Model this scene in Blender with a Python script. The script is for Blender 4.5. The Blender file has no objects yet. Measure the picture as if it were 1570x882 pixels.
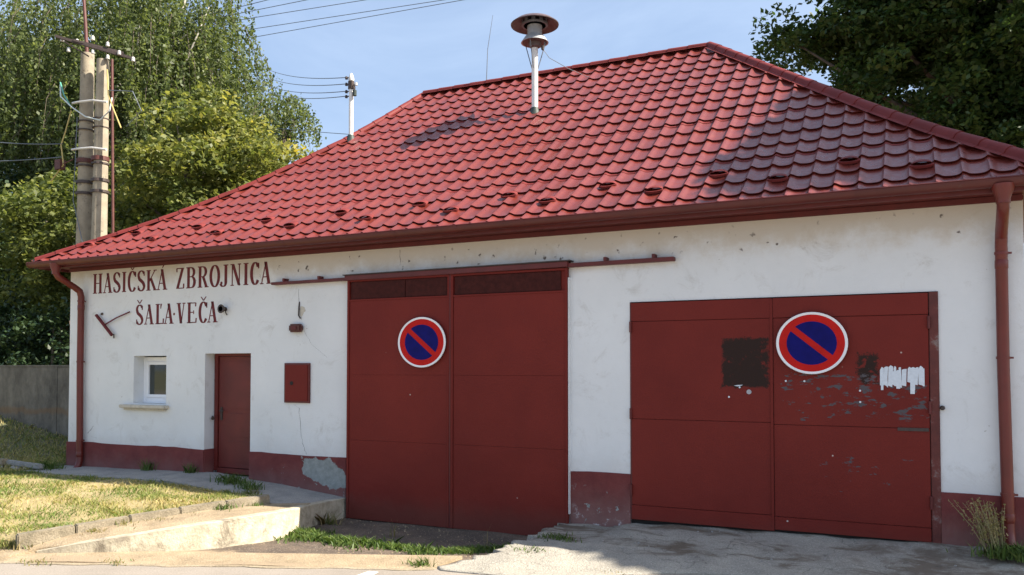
import bpy, bmesh, math, random
import numpy as np
from mathutils import Vector, Matrix
random.seed(7); RNG = np.random.default_rng(11)
R = math.radians; PI = math.pi
S = bpy.context.scene; C = S.collection

# ---------------------------------------------------------------- camera, sky, sun
cam = bpy.data.cameras.new('camera'); camo = bpy.data.objects.new('camera', cam); C.objects.link(camo)
camo.location = (0, -10.3, 2.2); camo.rotation_euler = (R(91.77), 0, R(25.9))
cam.sensor_width = 36; cam.lens = 28.98; cam.shift_y = 0.0529; cam.clip_end = 3000; cam.clip_start = .05
S.camera = camo
SUN = Vector((1.87, 0.31, 1.79)).normalized()
W = bpy.data.worlds.new('World'); S.world = W; W.use_nodes = True
nt = W.node_tree; nt.nodes.clear()
sky = nt.nodes.new('ShaderNodeTexSky'); sky.sky_type = 'NISHITA'; sky.sun_disc = False
sky.sun_elevation = math.asin(SUN.z); sky.sun_rotation = math.atan2(SUN.x, SUN.y)
sky.air_density = 1.0; sky.dust_density = 2.6; sky.ozone_density = 2.2; sky.altitude = 100
bg = nt.nodes.new('ShaderNodeBackground'); bg.inputs[1].default_value = .082
wo = nt.nodes.new('ShaderNodeOutputWorld')
tc = nt.nodes.new('ShaderNodeTexCoord'); mp = nt.nodes.new('ShaderNodeMapping'); mp.inputs['Scale'].default_value = (1.2, 3.0, 5.0); mp.inputs['Rotation'].default_value = (.2, .3, .5)
cn = nt.nodes.new('ShaderNodeTexNoise'); cn.inputs['Scale'].default_value = 1.6; cn.inputs['Detail'].default_value = 7; cn.inputs['Roughness'].default_value = .6; cn.inputs['Distortion'].default_value = .6
mr = nt.nodes.new('ShaderNodeMapRange'); mr.inputs[1].default_value = .35; mr.inputs[2].default_value = .75; mr.inputs[3].default_value = .34; mr.inputs[4].default_value = .70
cm = nt.nodes.new('ShaderNodeMix'); cm.data_type = 'RGBA'; cm.inputs[7].default_value = (3.1, 3.9, 5.2, 1)      # thin high haze and faint cirrus
nt.links.new(tc.outputs['Generated'], mp.inputs[0]); nt.links.new(mp.outputs[0], cn.inputs['Vector']); nt.links.new(cn.outputs['Fac'], mr.inputs[0])
nt.links.new(mr.outputs[0], cm.inputs[0]); nt.links.new(sky.outputs[0], cm.inputs[6]); nt.links.new(cm.outputs[2], bg.inputs[0]); nt.links.new(bg.outputs[0], wo.inputs[0])
sl = bpy.data.lights.new('sun', 'SUN'); sl.energy = 5.0; sl.angle = R(.5); sl.color = (1, .90, .76)
so = bpy.data.objects.new('sun', sl); C.objects.link(so); so.rotation_euler = (-SUN).to_track_quat('-Z', 'Y').to_euler()
so.location = (10, 5, 20)
S.view_settings.view_transform = 'Standard'; S.view_settings.look = 'None'
S.view_settings.exposure = 1.43; S.view_settings.gamma = 1

# ---------------------------------------------------------------- materials
def newmat(name):
    m = bpy.data.materials.new(name); m.use_nodes = True
    n = m.node_tree; b = n.nodes['Principled BSDF']
    return m, n, b
def node(n, t, **k):
    x = n.nodes.new(t)
    for a, v in k.items():
        if a.startswith('_'): x.inputs[a[1:].replace('_', ' ')].default_value = v
        else: setattr(x, a, v)
    return x
def coords(n):
    t = node(n, 'ShaderNodeNewGeometry'); return t.outputs['Position']
def noise(n, co, scale, detail=5, rough=.6, dist=0):
    x = node(n, 'ShaderNodeTexNoise', _Scale=scale, _Detail=detail, _Roughness=rough, _Distortion=dist)
    n.links.new(co, x.inputs['Vector']); return x.outputs['Fac']
def ramp(n, fac, stops):
    x = node(n, 'ShaderNodeValToRGB'); e = x.color_ramp.elements
    while len(e) < len(stops): e.new(.5)
    for i, (p, c) in enumerate(stops):
        e[i].position = p; e[i].color = c if len(c) == 4 else (*c, 1)
    n.links.new(fac, x.inputs[0]); return x.outputs[0]
def mixc(n, fac, a, b, mode='MIX'):
    x = node(n, 'ShaderNodeMix', data_type='RGBA', blend_type=mode)
    for s, v in ((0, fac), (6, a), (7, b)):
        if isinstance(v, (int, float)): x.inputs[s].default_value = v
        elif isinstance(v, tuple): x.inputs[s].default_value = (*v, 1) if len(v) == 3 else v
        else: n.links.new(v, x.inputs[s])
    return x.outputs[2]
def math_(n, op, a, b=0., c=None, clamp=False):
    x = node(n, 'ShaderNodeMath', operation=op, use_clamp=clamp)
    for s, v in enumerate((a, b) if c is None else (a, b, c)):
        if isinstance(v, (int, float)): x.inputs[s].default_value = v
        else: n.links.new(v, x.inputs[s])
    return x.outputs[0]
def maprange(n, v, a, b, c=0., d=1., smooth=True):
    x = node(n, 'ShaderNodeMapRange', interpolation_type='SMOOTHSTEP' if smooth else 'LINEAR')
    n.links.new(v, x.inputs[0])
    for i, q in enumerate((a, b, c, d)): x.inputs[i + 1].default_value = q
    return x.outputs[0]
def sep(n, co):
    x = node(n, 'ShaderNodeSeparateXYZ'); n.links.new(co, x.inputs[0]); return x.outputs
def bump(n, b, h, strength=.3, dist=.01):
    x = node(n, 'ShaderNodeBump', _Strength=strength, _Distance=dist)
    n.links.new(h, x.inputs['Height']); n.links.new(x.outputs[0], b.inputs['Normal'])
def boxmask(n, xyz, x0, x1, z0, z1, wob=None, soft=.015):
    # 1 inside a rectangle in X and Z, its edge roughened by wob
    cx, cz, hx, hz = (x0+x1)/2, (z0+z1)/2, (x1-x0)/2, (z1-z0)/2
    dx = math_(n, 'SUBTRACT', math_(n, 'ABSOLUTE', math_(n, 'SUBTRACT', xyz[0], cx)), hx)
    dz = math_(n, 'SUBTRACT', math_(n, 'ABSOLUTE', math_(n, 'SUBTRACT', xyz[2], cz)), hz)
    d = math_(n, 'MAXIMUM', dx, dz)
    if wob is not None: d = math_(n, 'ADD', d, wob)
    return maprange(n, d, soft, -soft)
def simple(name, col, rough=.6, var=.15, scale=6, metal=0, bmp=0, bscale=60, spec=.5, dirt=None, coat=0):
    m, n, b = newmat(name); co = coords(n)
    f = noise(n, co, scale)
    lo = tuple(c*(1-var) for c in col); hi = tuple(min(1, c*(1+var)) for c in col)
    c = ramp(n, f, [(.3, lo), (.7, hi)])
    if dirt:
        dcol, dsc, t = dirt
        c = mixc(n, maprange(n, noise(n, co, dsc, 8, .7), t, t+.12), c, dcol)
    n.links.new(c, b.inputs['Base Color'])
    b.inputs['Roughness'].default_value = rough; b.inputs['Metallic'].default_value = metal
    b.inputs['Specular IOR Level'].default_value = spec
    b.inputs['Coat Weight'].default_value = coat
    if bmp: bump(n, b, noise(n, co, bscale, 6, .65), bmp, .01)
    return m
M = {}
# roof paint
m, n, b = newmat('roof_paint'); co = coords(n)
c = ramp(n, noise(n, co, 1.3, 6), [(.3, (.130, .021, .0145)), (.7, (.172, .030, .020))])
c = mixc(n, maprange(n, noise(n, co, 9, 8, .75), .60, .75), c, (.20, .058, .045))
n.links.new(c, b.inputs['Base Color']); b.inputs['Roughness'].default_value = .36; b.inputs['Specular IOR Level'].default_value = .5
b.inputs['Specular IOR Level'].default_value = .68; n.links.new(maprange(n, noise(n, co, 14), .3, .7, .26, .42), b.inputs['Roughness'])
bump(n, b, noise(n, co, 18, 3), .12, .006); M['roof'] = m
M['cap'] = simple('ridge_paint', (.15, .024, .022), .62, .2, 4, bmp=.05, spec=.2)
M['gutter'] = simple('gutter_paint', (.080, .010, .008), .5, .18, 3, bmp=.05, dirt=((.10, .05, .04), 7, .62))
M['trim'] = simple('trim_paint', (.105, .013, .012), .55, .2, 5, dirt=((.09, .03, .025), 9, .62))
M['pipe'] = simple('downpipe_paint', (.125, .015, .010), .4, .15, 4, dirt=((.11, .05, .04), 9, .66))
# white plaster
m, n, b = newmat('white_plaster'); co = coords(n); xyz = sep(n, co)
c = ramp(n, noise(n, co, .9, 8, .65), [(.3, (.66, .68, .685)), (.7, (.74, .76, .765))])
c = mixc(n, maprange(n, noise(n, co, 2.6, 9, .78, .8), .52, .74, 0, .6), c, (.47, .46, .43))
h = math_(n, 'ADD', xyz[2], math_(n, 'MULTIPLY', math_(n, 'SUBTRACT', noise(n, co, 2.2, 7, .7), .5), .9))
xr = maprange(n, xyz[0], -11.5, -8.5)                                # the dirt band is widest over the sliding gate
h2 = math_(n, 'ADD', h, math_(n, 'MULTIPLY', xr, .12))
c = mixc(n, maprange(n, h2, 3.60, 4.0, 0, .72), c, (.50, .435, .34))
hl = maprange(n, h, 1.15, .80, 0, .22); c = mixc(n, hl, c, (.50, .45, .40))
wn = node(n, 'ShaderNodeTexNoise', _Scale=14., _Detail=4.); n.links.new(co, wn.inputs['Vector'])
wm = node(n, 'ShaderNodeVectorMath', operation='MULTIPLY_ADD'); n.links.new(wn.outputs['Color'], wm.inputs[0]); wm.inputs[1].default_value = (.13, .13, .16); n.links.new(co, wm.inputs[2])
vo = node(n, 'ShaderNodeTexVoronoi', _Scale=7.5); n.links.new(wm.outputs[0], vo.inputs['Vector'])
spot = maprange(n, vo.outputs['Distance'], .22, .08)
reg = math_(n, 'MULTIPLY', maprange(n, xyz[2], 3.58, 3.66), maprange(n, xyz[2], 3.98, 3.88))
reg = math_(n, 'MULTIPLY', reg, maprange(n, xyz[0], -9.4, -9.0))
reg = math_(n, 'MULTIPLY', reg, maprange(n, noise(n, co, 2.0, 2), .40, .50))
c = mixc(n, math_(n, 'MULTIPLY', spot, reg, clamp=True), c, (.12, .10, .085))
vo2 = node(n, 'ShaderNodeTexVoronoi', _Scale=11.); n.links.new(wm.outputs[0], vo2.inputs['Vector'])
c = mixc(n, math_(n, 'MULTIPLY', maprange(n, vo2.outputs['Distance'], .13, .06), maprange(n, noise(n, co, 1.7, 3), .60, .66), clamp=True), c, (.25, .22, .19))
n.links.new(c, b.inputs['Base Color']); b.inputs['Roughness'].default_value = .9
hh = math_(n, 'ADD', noise(n, co, 45, 6, .7), math_(n, 'MULTIPLY', noise(n, co, 2.5, 4), 3.))
bump(n, b, hh, .30, .012); M['plaster'] = m
# dark red plinth with flaked render
m, n, b = newmat('plinth_paint'); co = coords(n); xyz = sep(n, co)
c = ramp(n, noise(n, co, 3, 8, .7), [(.3, (.115, .018, .018)), (.7, (.185, .040, .036))])
dust = maprange(n, math_(n, 'ADD', xyz[2], math_(n, 'MULTIPLY', noise(n, co, 4, 6, .7), .5)), 1.0, .30, 0, .62)
c = mixc(n, dust, c, (.23, .15, .135))
nz = math_(n, 'MULTIPLY', math_(n, 'SUBTRACT', noise(n, co, 4.2, 6, .65), .5), .85)
ex = math_(n, 'DIVIDE', math_(n, 'SUBTRACT', xyz[0], -8.22), .47); ez = math_(n, 'DIVIDE', math_(n, 'SUBTRACT', math_(n, 'SUBTRACT', xyz[2], .57), math_(n, 'MULTIPLY', ex, -.10)), .22)
d = math_(n, 'ADD', math_(n, 'SQRT', math_(n, 'ADD', math_(n, 'POWER', ex, 2.), math_(n, 'POWER', ez, 2.))), math_(n, 'MULTIPLY', nz, 1.6))
cem = maprange(n, d, 1.03, .97)
sm = math_(n, 'MULTIPLY', maprange(n, noise(n, co, 9, 3, .6), .645, .665), maprange(n, xyz[2], .70, .48))
sm = math_(n, 'MULTIPLY', sm, maprange(n, xyz[0], -9.4, -9.0))
sm = math_(n, 'MULTIPLY', sm, maprange(n, xyz[0], -2, -3.))
al_ = math_(n, 'MAXIMUM', cem, sm)
c = mixc(n, al_, c, ramp(n, noise(n, co, 14), [(.3, (.20, .22, .21)), (.7, (.31, .33, .32))]))
wsp = math_(n, 'MULTIPLY', maprange(n, noise(n, co, 6, 8, .75), .54, .66), maprange(n, xyz[2], .42, .24))
wsp = math_(n, 'MULTIPLY', wsp, boxmask(n, xyz, -4.3, -3.2, -1, 1))
c = mixc(n, wsp, c, (.52, .52, .52))
n.links.new(c, b.inputs['Base Color']); b.inputs['Roughness'].default_value = .85
bump(n, b, math_(n, 'SUBTRACT', noise(n, co, 30, 6, .7), math_(n, 'MULTIPLY', al_, .9)), .5, .012); M['plinth'] = m
# gate paints
def gatepaint(name, worn):
    m, n, b = newmat(name); co = coords(n); xyz = sep(n, co)
    c = ramp(n, noise(n, co, .8, 6), [(.3, (.132, .0155, .0118)), (.7, (.172, .021, .0150))])
    c = mixc(n, maprange(n, noise(n, co, 5, 9, .8), .56, .76, 0, .35), c, (.115, .028, .022))
    al = None
    if worn:
        w1 = math_(n, 'MULTIPLY', math_(n, 'SUBTRACT', noise(n, co, 13, 9, .85), .5), .22)
        k1 = boxmask(n, xyz, -2.11, -1.56, 1.96, 2.55, w1)
        k1 = math_(n, 'MULTIPLY', k1, maprange(n, noise(n, co, 6, 7, .7), .66, .54))
        k2 = math_(n, 'MULTIPLY', boxmask(n, xyz, -.57, -.36, 2.02, 2.36, math_(n, 'MULTIPLY', w1, 1.3)), maprange(n, noise(n, co, 9, 5), .36, .46))
        c = mixc(n, math_(n, 'MAXIMUM', k1, k2), c, (.026, .013, .010))
        st = node(n, 'ShaderNodeMapping'); st.inputs['Scale'].default_value = (.62, 1, 1.6); n.links.new(co, st.inputs[0])
        f = noise(n, st.outputs[0], 8.5, 7, .72)
        zone = math_(n, 'MULTIPLY', boxmask(n, xyz, -1.42, .20, 1.55, 2.22, None, .12), 1.)
        z2 = boxmask(n, xyz, -1.1, .1, .75, 1.25, None, .15)
        th = math_(n, 'SUBTRACT', f, math_(n, 'SUBTRACT', .75, math_(n, 'ADD', math_(n, 'MULTIPLY', zone, .20), math_(n, 'MULTIPLY', z2, .14))))
        al = maprange(n, th, 0, .02)
        c = mixc(n, al, c, (.085, .078, .085))
    nsp = node(n, 'ShaderNodeTexVoronoi', _Scale=3.1); n.links.new(co, nsp.inputs['Vector'])
    c = mixc(n, math_(n, 'MULTIPLY', maprange(n, nsp.outputs['Distance'], .045, .03), maprange(n, noise(n, co, 2.1, 2), .5, .55), clamp=True), c, (.5, .42, .38))
    low = maprange(n, math_(n, 'ADD', xyz[2], math_(n, 'MULTIPLY', noise(n, co, 5, 6), .3)), .55, .15, 0, .45)
    c = mixc(n, low, c, (.11, .045, .035))
    n.links.new(c, b.inputs['Base Color']); b.inputs['Roughness'].default_value = .6; b.inputs['Specular IOR Level'].default_value = .18
    h = math_(n, 'ADD', math_(n, 'MULTIPLY', noise(n, co, 1.3, 3), 9.), noise(n, co, 50, 4))
    if al is not None: h = math_(n, 'SUBTRACT', h, al)
    bump(n, b, h, .22, .012)
    return m
M['gate'] = gatepaint('sliding_gate_paint', False); M['wgate'] = gatepaint('worn_gate_paint', True)
M['door'] = simple('door_paint', (.125, .014, .010), .55, .2, 3, bmp=.1)
M['louvre'] = simple('louvre_paint', (.050, .011, .009), .7, .3, 12, bmp=.2, spec=.15)
M['dark'] = simple('dark_gap', (.012, .010, .010), .8)
M['upvc'] = simple('white_plastic', (.80, .82, .85), .35, .03)
m, n, b = newmat('window_glass'); b.inputs['Base Color'].default_value = (.022, .030, .028, 1); b.inputs['Roughness'].default_value = .05
b.inputs['Specular IOR Level'].default_value = .9; b.inputs['Metallic'].default_value = .0; M['glass'] = m
M['sill'] = simple('stone_sill', (.52, .48, .40), .8, .15, 12, bmp=.3)
M['letters'] = simple('letter_paint', (.125, .014, .018), .8, .25, 14, dirt=((.24, .09, .09), 30, .66))
M['iron'] = simple('old_iron', (.05, .035, .03), .6, .3, 20, bmp=.2)
M['rustpaint'] = simple('red_oxide_paint', (.085, .024, .018), .6, .25, 12, bmp=.2)
M['galv'] = simple('galvanised_steel', (.40, .42, .44), .42, .12, 10, metal=.35, bmp=.05)
M['whitepole'] = simple('white_pole_paint', (.66, .66, .64), .45, .08, 10)
M['sirenunder'] = simple('siren_paint', (.085, .055, .055), .5, .35, 10)
M['sirengrey'] = simple('siren_grey', (.13, .14, .16), .45, .25, 14, metal=.3)
M['rubber'] = simple('rubber_boot', (.02, .035, .03), .6, .2)
M['signred'] = simple('sign_red', (.47, .011, .008), .55, .10, 7, spec=.15)
M['signblue'] = simple('sign_blue', (.005, .005, .115), .55, .18, 7, spec=.12)
M['signwhite'] = simple('sign_white', (.78, .80, .82), .38, .04, 4)
M['paper'] = simple('torn_paper', (.62, .68, .74), .85, .08, 30)
M['polecon'] = simple('pole_concrete', (.29, .25, .185), .88, .2, 4, bmp=.4, bscale=50, dirt=((.12, .10, .075), 5, .56))
M['ceramic'] = simple('insulator_ceramic', (.55, .54, .52), .25, .05)
M['wire'] = simple('wire', (.10, .12, .15), .6, .1)
M['wirewhite'] = simple('pale_cable', (.55, .60, .58), .6, .1)
M['wiregreen'] = simple('green_cable', (.10, .34, .26), .6, .1)
M['wireyellow'] = simple('yellow_cable', (.42, .34, .12), .6, .1)
M['amber'] = simple('amber_lens', (.55, .25, .06), .2, .1)
# ground materials
def groundmat(name, cols, scale=2., rough=.95, bscale=40, bs=.6, bd=.03, speck=None, extra=None):
    m, n, b = newmat(name); co = coords(n)
    f = noise(n, co, scale, 9, .68)
    c = ramp(n, f, [(.25+.5*i/(len(cols)-1), q) for i, q in enumerate(cols)])
    c = mixc(n, 1., c, ramp(n, noise(n, co, 55, 4, .7), [(.3, (.72, .72, .72)), (.7, (1.2, 1.2, 1.2))]), 'MULTIPLY')
    if speck:
        v = node(n, 'ShaderNodeTexVoronoi', _Scale=speck[0]); n.links.new(co, v.inputs['Vector'])
        c = mixc(n, maprange(n, v.outputs['Distance'], .28, .18, 0, speck[2]), c, speck[1])
    if extra: c = extra(n, c, co)
    n.links.new(c, b.inputs['Base Color']); b.inputs['Roughness'].default_value = rough; b.inputs['Specular IOR Level'].default_value = .25
    h = math_(n, 'ADD', noise(n, co, bscale, 7, .7), math_(n, 'MULTIPLY', noise(n, co, 5, 5), 1.5))
    bump(n, b, h, bs, bd); return m
def sandedge(n, c, co):      # wind-blown sand lies along the road edge and down the left flank of the drive
    xyz = sep(n, co)
    d = math_(n, 'SUBTRACT', xyz[1], math_(n, 'ADD', math_(n, 'MULTIPLY', xyz[0], .41), -.66))
    d = math_(n, 'ADD', d, math_(n, 'MULTIPLY', math_(n, 'SUBTRACT', noise(n, co, 2.5, 6, .65), .5), .7))
    lft = maprange(n, math_(n, 'ADD', xyz[0], noise(n, co, 3, 4)), -7.4, -5.7, .75, 0)
    d2 = math_(n, 'SUBTRACT', d, lft)
    return mixc(n, maprange(n, d2, .42, .12, 0, .8), c, (.36, .28, .185))
M['dirt'] = groundmat('driveway_dirt', [(.075, .062, .052), (.12, .095, .075), (.20, .15, .11)], 2.5, speck=(26, (.36, .31, .25), .5), extra=sandedge)
M['sand'] = groundmat('sandy_soil', [(.20, .155, .10), (.33, .26, .17), (.42, .345, .23)], 2.5, speck=(30, (.5, .45, .36), .4))
M['soil'] = groundmat('dry_lawn_soil', [(.17, .16, .07), (.32, .26, .13), (.43, .35, .19)], 1.6)
M['bank'] = groundmat('bank_soil', [(.06, .07, .035), (.13, .125, .065), (.22, .19, .11)], 1.3)
M['field'] = groundmat('field_soil', [(.09, .11, .04), (.16, .15, .07), (.26, .22, .12)], .4)
def apx(n, c, co):           # brown soil and moss in the worn hollows of the slab
    xyz = sep(n, co)
    st = node(n, 'ShaderNodeMapping'); st.inputs['Scale'].default_value = (.55, 1.6, 1); n.links.new(co, st.inputs[0])
    f = noise(n, st.outputs[0], 1.9, 8, .7, .5)
    y = math_(n, 'MULTIPLY', maprange(n, xyz[1], -1.35, -1.0), 1.)
    c = mixc(n, math_(n, 'MULTIPLY', maprange(n, f, .47, .62), y, clamp=True), c, (.15, .12, .09))
    x = maprange(n, math_(n, 'ADD', xyz[0], noise(n, co, 2, 4)), -.6, .6)
    c = mixc(n, math_(n, 'MULTIPLY', x, maprange(n, noise(n, co, 4, 7), .40, .65)), c, (.17, .14, .11))
    vo = node(n, 'ShaderNodeTexVoronoi', feature='DISTANCE_TO_EDGE', _Scale=.9)
    wv = node(n, 'ShaderNodeVectorMath', operation='ADD'); nn = node(n, 'ShaderNodeTexNoise', _Scale=3.)
    n.links.new(co, nn.inputs['Vector']); n.links.new(co, wv.inputs[0]); n.links.new(nn.outputs['Color'], wv.inputs[1]); n.links.new(wv.outputs[0], vo.inputs['Vector'])
    return mixc(n, maprange(n, vo.outputs['Distance'], .012, .003, 0, .45), c, (.10, .09, .075))
M['apron'] = groundmat('apron_concrete', [(.24, .225, .195), (.34, .32, .275), (.42, .39, .33)], 2.2, speck=(38, (.52, .50, .46), .55), extra=apx)
M['asphalt'] = groundmat('road_asphalt', [(.22, .195, .165), (.265, .235, .20), (.30, .27, .235)], 1.2, bscale=90, bs=.35, bd=.01)
M['edge'] = groundmat('edge_concrete', [(.18, .15, .10), (.32, .265, .185), (.42, .36, .26)], 3)
M['path'] = groundmat('path_concrete', [(.22, .22, .21), (.32, .31, .29), (.40, .38, .34)], 3, speck=(30, (.2, .19, .15), .3))
M['kerb'] = groundmat('kerb_concrete', [(.13, .115, .08), (.25, .215, .155), (.34, .30, .225)], 4)
m, n, b = newmat('old_render'); co = coords(n)
c = ramp(n, noise(n, co, 5, 9, .72), [(.34, (.30, .26, .20)), (.47, (.42, .375, .28)), (.6, (.54, .49, .38))])
c = mixc(n, maprange(n, noise(n, co, 2.2, 9, .8, .6), .51, .64, 0, .8), c, (.15, .125, .09))
n.links.new(c, b.inputs['Base Color']); b.inputs['Roughness'].default_value = .95; bump(n, b, noise(n, co, 18, 8, .75), .7, .03); M['render'] = m
m, n, b = newmat('cast_wall_concrete'); co = coords(n); xyz = sep(n, co)
st = node(n, 'ShaderNodeMapping'); st.inputs['Scale'].default_value = (1.5, 1, .8); n.links.new(co, st.inputs[0])
c = ramp(n, noise(n, st.outputs[0], 2.2, 8, .75), [(.32, (.075, .066, .052)), (.68, (.20, .18, .145))])
d = maprange(n, math_(n, 'ABSOLUTE', math_(n, 'SUBTRACT', xyz[2], math_(n, 'ADD', 1.05, math_(n, 'MULTIPLY', noise(n, co, 2), .35)))), .10, .02, 0, .5)
c = mixc(n, d, c, (.19, .105, .045))
n.links.new(c, b.inputs['Base Color']); b.inputs['Roughness'].default_value = .92; bump(n, b, noise(n, co, 12, 8, .7), .4, .02); M['castwall'] = m
def leafmat(name, cols, trans=.35):
    m, n, b = newmat(name)
    at = node(n, 'ShaderNodeAttribute', attribute_name='tint')
    c = ramp(n, at.outputs['Fac'], [(i/(len(cols)-1), q) for i, q in enumerate(cols)])
    n.links.new(c, b.inputs['Base Color']); b.inputs['Roughness'].default_value = .5; b.inputs['Specular IOR Level'].default_value = .35
    t = node(n, 'ShaderNodeBsdfTranslucent'); c2 = mixc(n, 1., c, (1.5, 1.45, .8), 'MULTIPLY'); n.links.new(c2, t.inputs[0])
    mx = node(n, 'ShaderNodeMixShader'); mx.inputs[0].default_value = trans
    n.links.new(b.outputs[0], mx.inputs[1]); n.links.new(t.outputs[0], mx.inputs[2])
    n.links.new(mx.outputs[0], n.nodes['Material Output'].inputs[0]); return m
M['birch'] = leafmat('birch_leaves', [(.055, .080, .030), (.11, .145, .055), (.19, .225, .095)], .48)
M['linden'] = leafmat('linden_leaves', [(.065, .092, .026), (.145, .170, .050), (.26, .265, .085), (.46, .35, .05)], .45)
M['maple'] = leafmat('maple_leaves', [(.022, .050, .015), (.045, .085, .024), (.10, .145, .04)], .34)
M['ever'] = leafmat('evergreen_leaves', [(.012, .03, .012), (.025, .05, .02), (.05, .08, .03)], .2)
M['grassd'] = leafmat('dry_grass', [(.10, .17, .035), (.20, .24, .06), (.42, .35, .15), (.52, .43, .22)], .3)
M['grassg'] = leafmat('green_grass', [(.055, .105, .022), (.09, .15, .035), (.15, .20, .06)], .35)
M['weed'] = leafmat('weed_straw', [(.07, .13, .03), (.18, .17, .06), (.34, .27, .14)], .3)
M['bark'] = simple('bark', (.10, .08, .06), .9, .35, 9, bmp=.8, bscale=25)
M['birchbark'] = simple('birch_bark', (.42, .40, .36), .85, .2, 6, bmp=.5, dirt=((.05, .045, .04), 7, .56))

# ---------------------------------------------------------------- mesh helpers
class MB:
    def __init__(s): s.v = []; s.f = []
    def add(s, vs, fs):
        o = len(s.v); s.v += [tuple(q) for q in vs]; s.f += [tuple(i+o for i in f) for f in fs]; return s
    def box(s, x0, x1, y0, y1, z0, z1):
        return s.add([(x0,y0,z0),(x1,y0,z0),(x1,y1,z0),(x0,y1,z0),(x0,y0,z1),(x1,y0,z1),(x1,y1,z1),(x0,y1,z1)],
              [(0,3,2,1),(4,5,6,7),(0,1,5,4),(1,2,6,5),(2,3,7,6),(3,0,4,7)])
    def tube(s, pts, r, n=8, cap=True):
        pts = [Vector(p) for p in pts]; rs = r if isinstance(r, (list, tuple)) else [r]*len(pts)
        t0 = (pts[1]-pts[0]).normalized(); u = t0.orthogonal().normalized(); vs = []; fs = []
        for i, p in enumerate(pts):
            t = (pts[min(i+1, len(pts)-1)] - pts[max(i-1, 0)]).normalized()
            u = (u - t*u.dot(t)).normalized(); w = t.cross(u)
            for k in range(n):
                a = 2*PI*k/n; vs.append(p + (u*math.cos(a) + w*math.sin(a))*rs[i])
        for i in range(len(pts)-1):
            for k in range(n):
                k2 = (k+1) % n; fs.append((i*n+k, i*n+k2, (i+1)*n+k2, (i+1)*n+k))
        if cap: fs.append(tuple(range(n))[::-1]); fs.append(tuple((len(pts)-1)*n+k for k in range(n)))
        return s.add(vs, fs)
    def lathe(s, prof, c=(0,0,0), n=24, axis='z', sx=1., sy=1.):
        vs = []; fs = []
        for r, h in prof:
            for k in range(n):
                a = 2*PI*k/n; p = (r*math.cos(a)*sx, r*math.sin(a)*sy, h)
                if axis == 'y': p = (p[0], h, p[1])
                vs.append((p[0]+c[0], p[1]+c[1], p[2]+c[2]))
        for i in range(len(prof)-1):
            for k in range(n):
                k2 = (k+1) % n; fs.append((i*n+k, i*n+k2, (i+1)*n+k2, (i+1)*n+k))
        fs.append(tuple(range(n))[::-1]); fs.append(tuple((len(prof)-1)*n+k for k in range(n)))
        return s.add(vs, fs)
    def prism(s, pts, y0, y1):      # polygon in X,Z between two depths
        k = len(pts); vs = [(x, y0, z) for x, z in pts] + [(x, y1, z) for x, z in pts]
        fs = [tuple(range(k)), tuple(range(2*k-1, k-1, -1))] + [(i, i+k, (i+1) % k+k, (i+1) % k) for i in range(k)]
        return s.add(vs, fs)
    def build(s, name, mat, parent=None, smooth=False, bevel=0, kind=None, recalc=True):
        me = bpy.data.meshes.new(name); me.from_pydata(s.v, [], s.f)
        if bevel or recalc:
            bm = bmesh.new(); bm.from_mesh(me)
            if recalc: bmesh.ops.recalc_face_normals(bm, faces=bm.faces)
            if bevel: bmesh.ops.bevel(bm, geom=[e for e in bm.edges if len(e.link_faces) == 2 and e.calc_face_angle(0) > .6], offset=bevel, segments=2, affect='EDGES', clamp_overlap=True)
            bm.to_mesh(me); bm.free()
        if smooth: me.polygons.foreach_set('use_smooth', [True]*len(me.polygons)); 
        if smooth == 'auto':
            me.set_sharp_from_angle(angle=R(38))
        me.materials.append(mat if not isinstance(mat, str) else M[mat])
        o = bpy.data.objects.new(name, me); C.objects.link(o)
        if parent is not None: o.parent = parent
        if kind: o['kind'] = kind
        return o
def thing(name, label, cat, group=None, loc=(0, 0, 0)):
    o = bpy.data.objects.new(name, None); C.objects.link(o); o.location = loc; o.empty_display_size = .2
    return tag(o, label, cat, group)
def tag(o, label, cat, group=None):
    o['label'] = label; o['category'] = cat
    if group: o['group'] = group
    return o
def at(o, p):          # sets an empty at the base of a thing whose part meshes are written in world coordinates
    o.location = p
    return o
def settle(root):      # parts were modelled in world space: compensate for the root's own location
    for ch in root.children: ch.location = Vector(ch.location) - root.location
def struct(o): o['kind'] = 'structure'; return o
def sc(x, z, y): k = (10.3+y)/10.3; return x*k, 2.2+(z-2.2)*k

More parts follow.
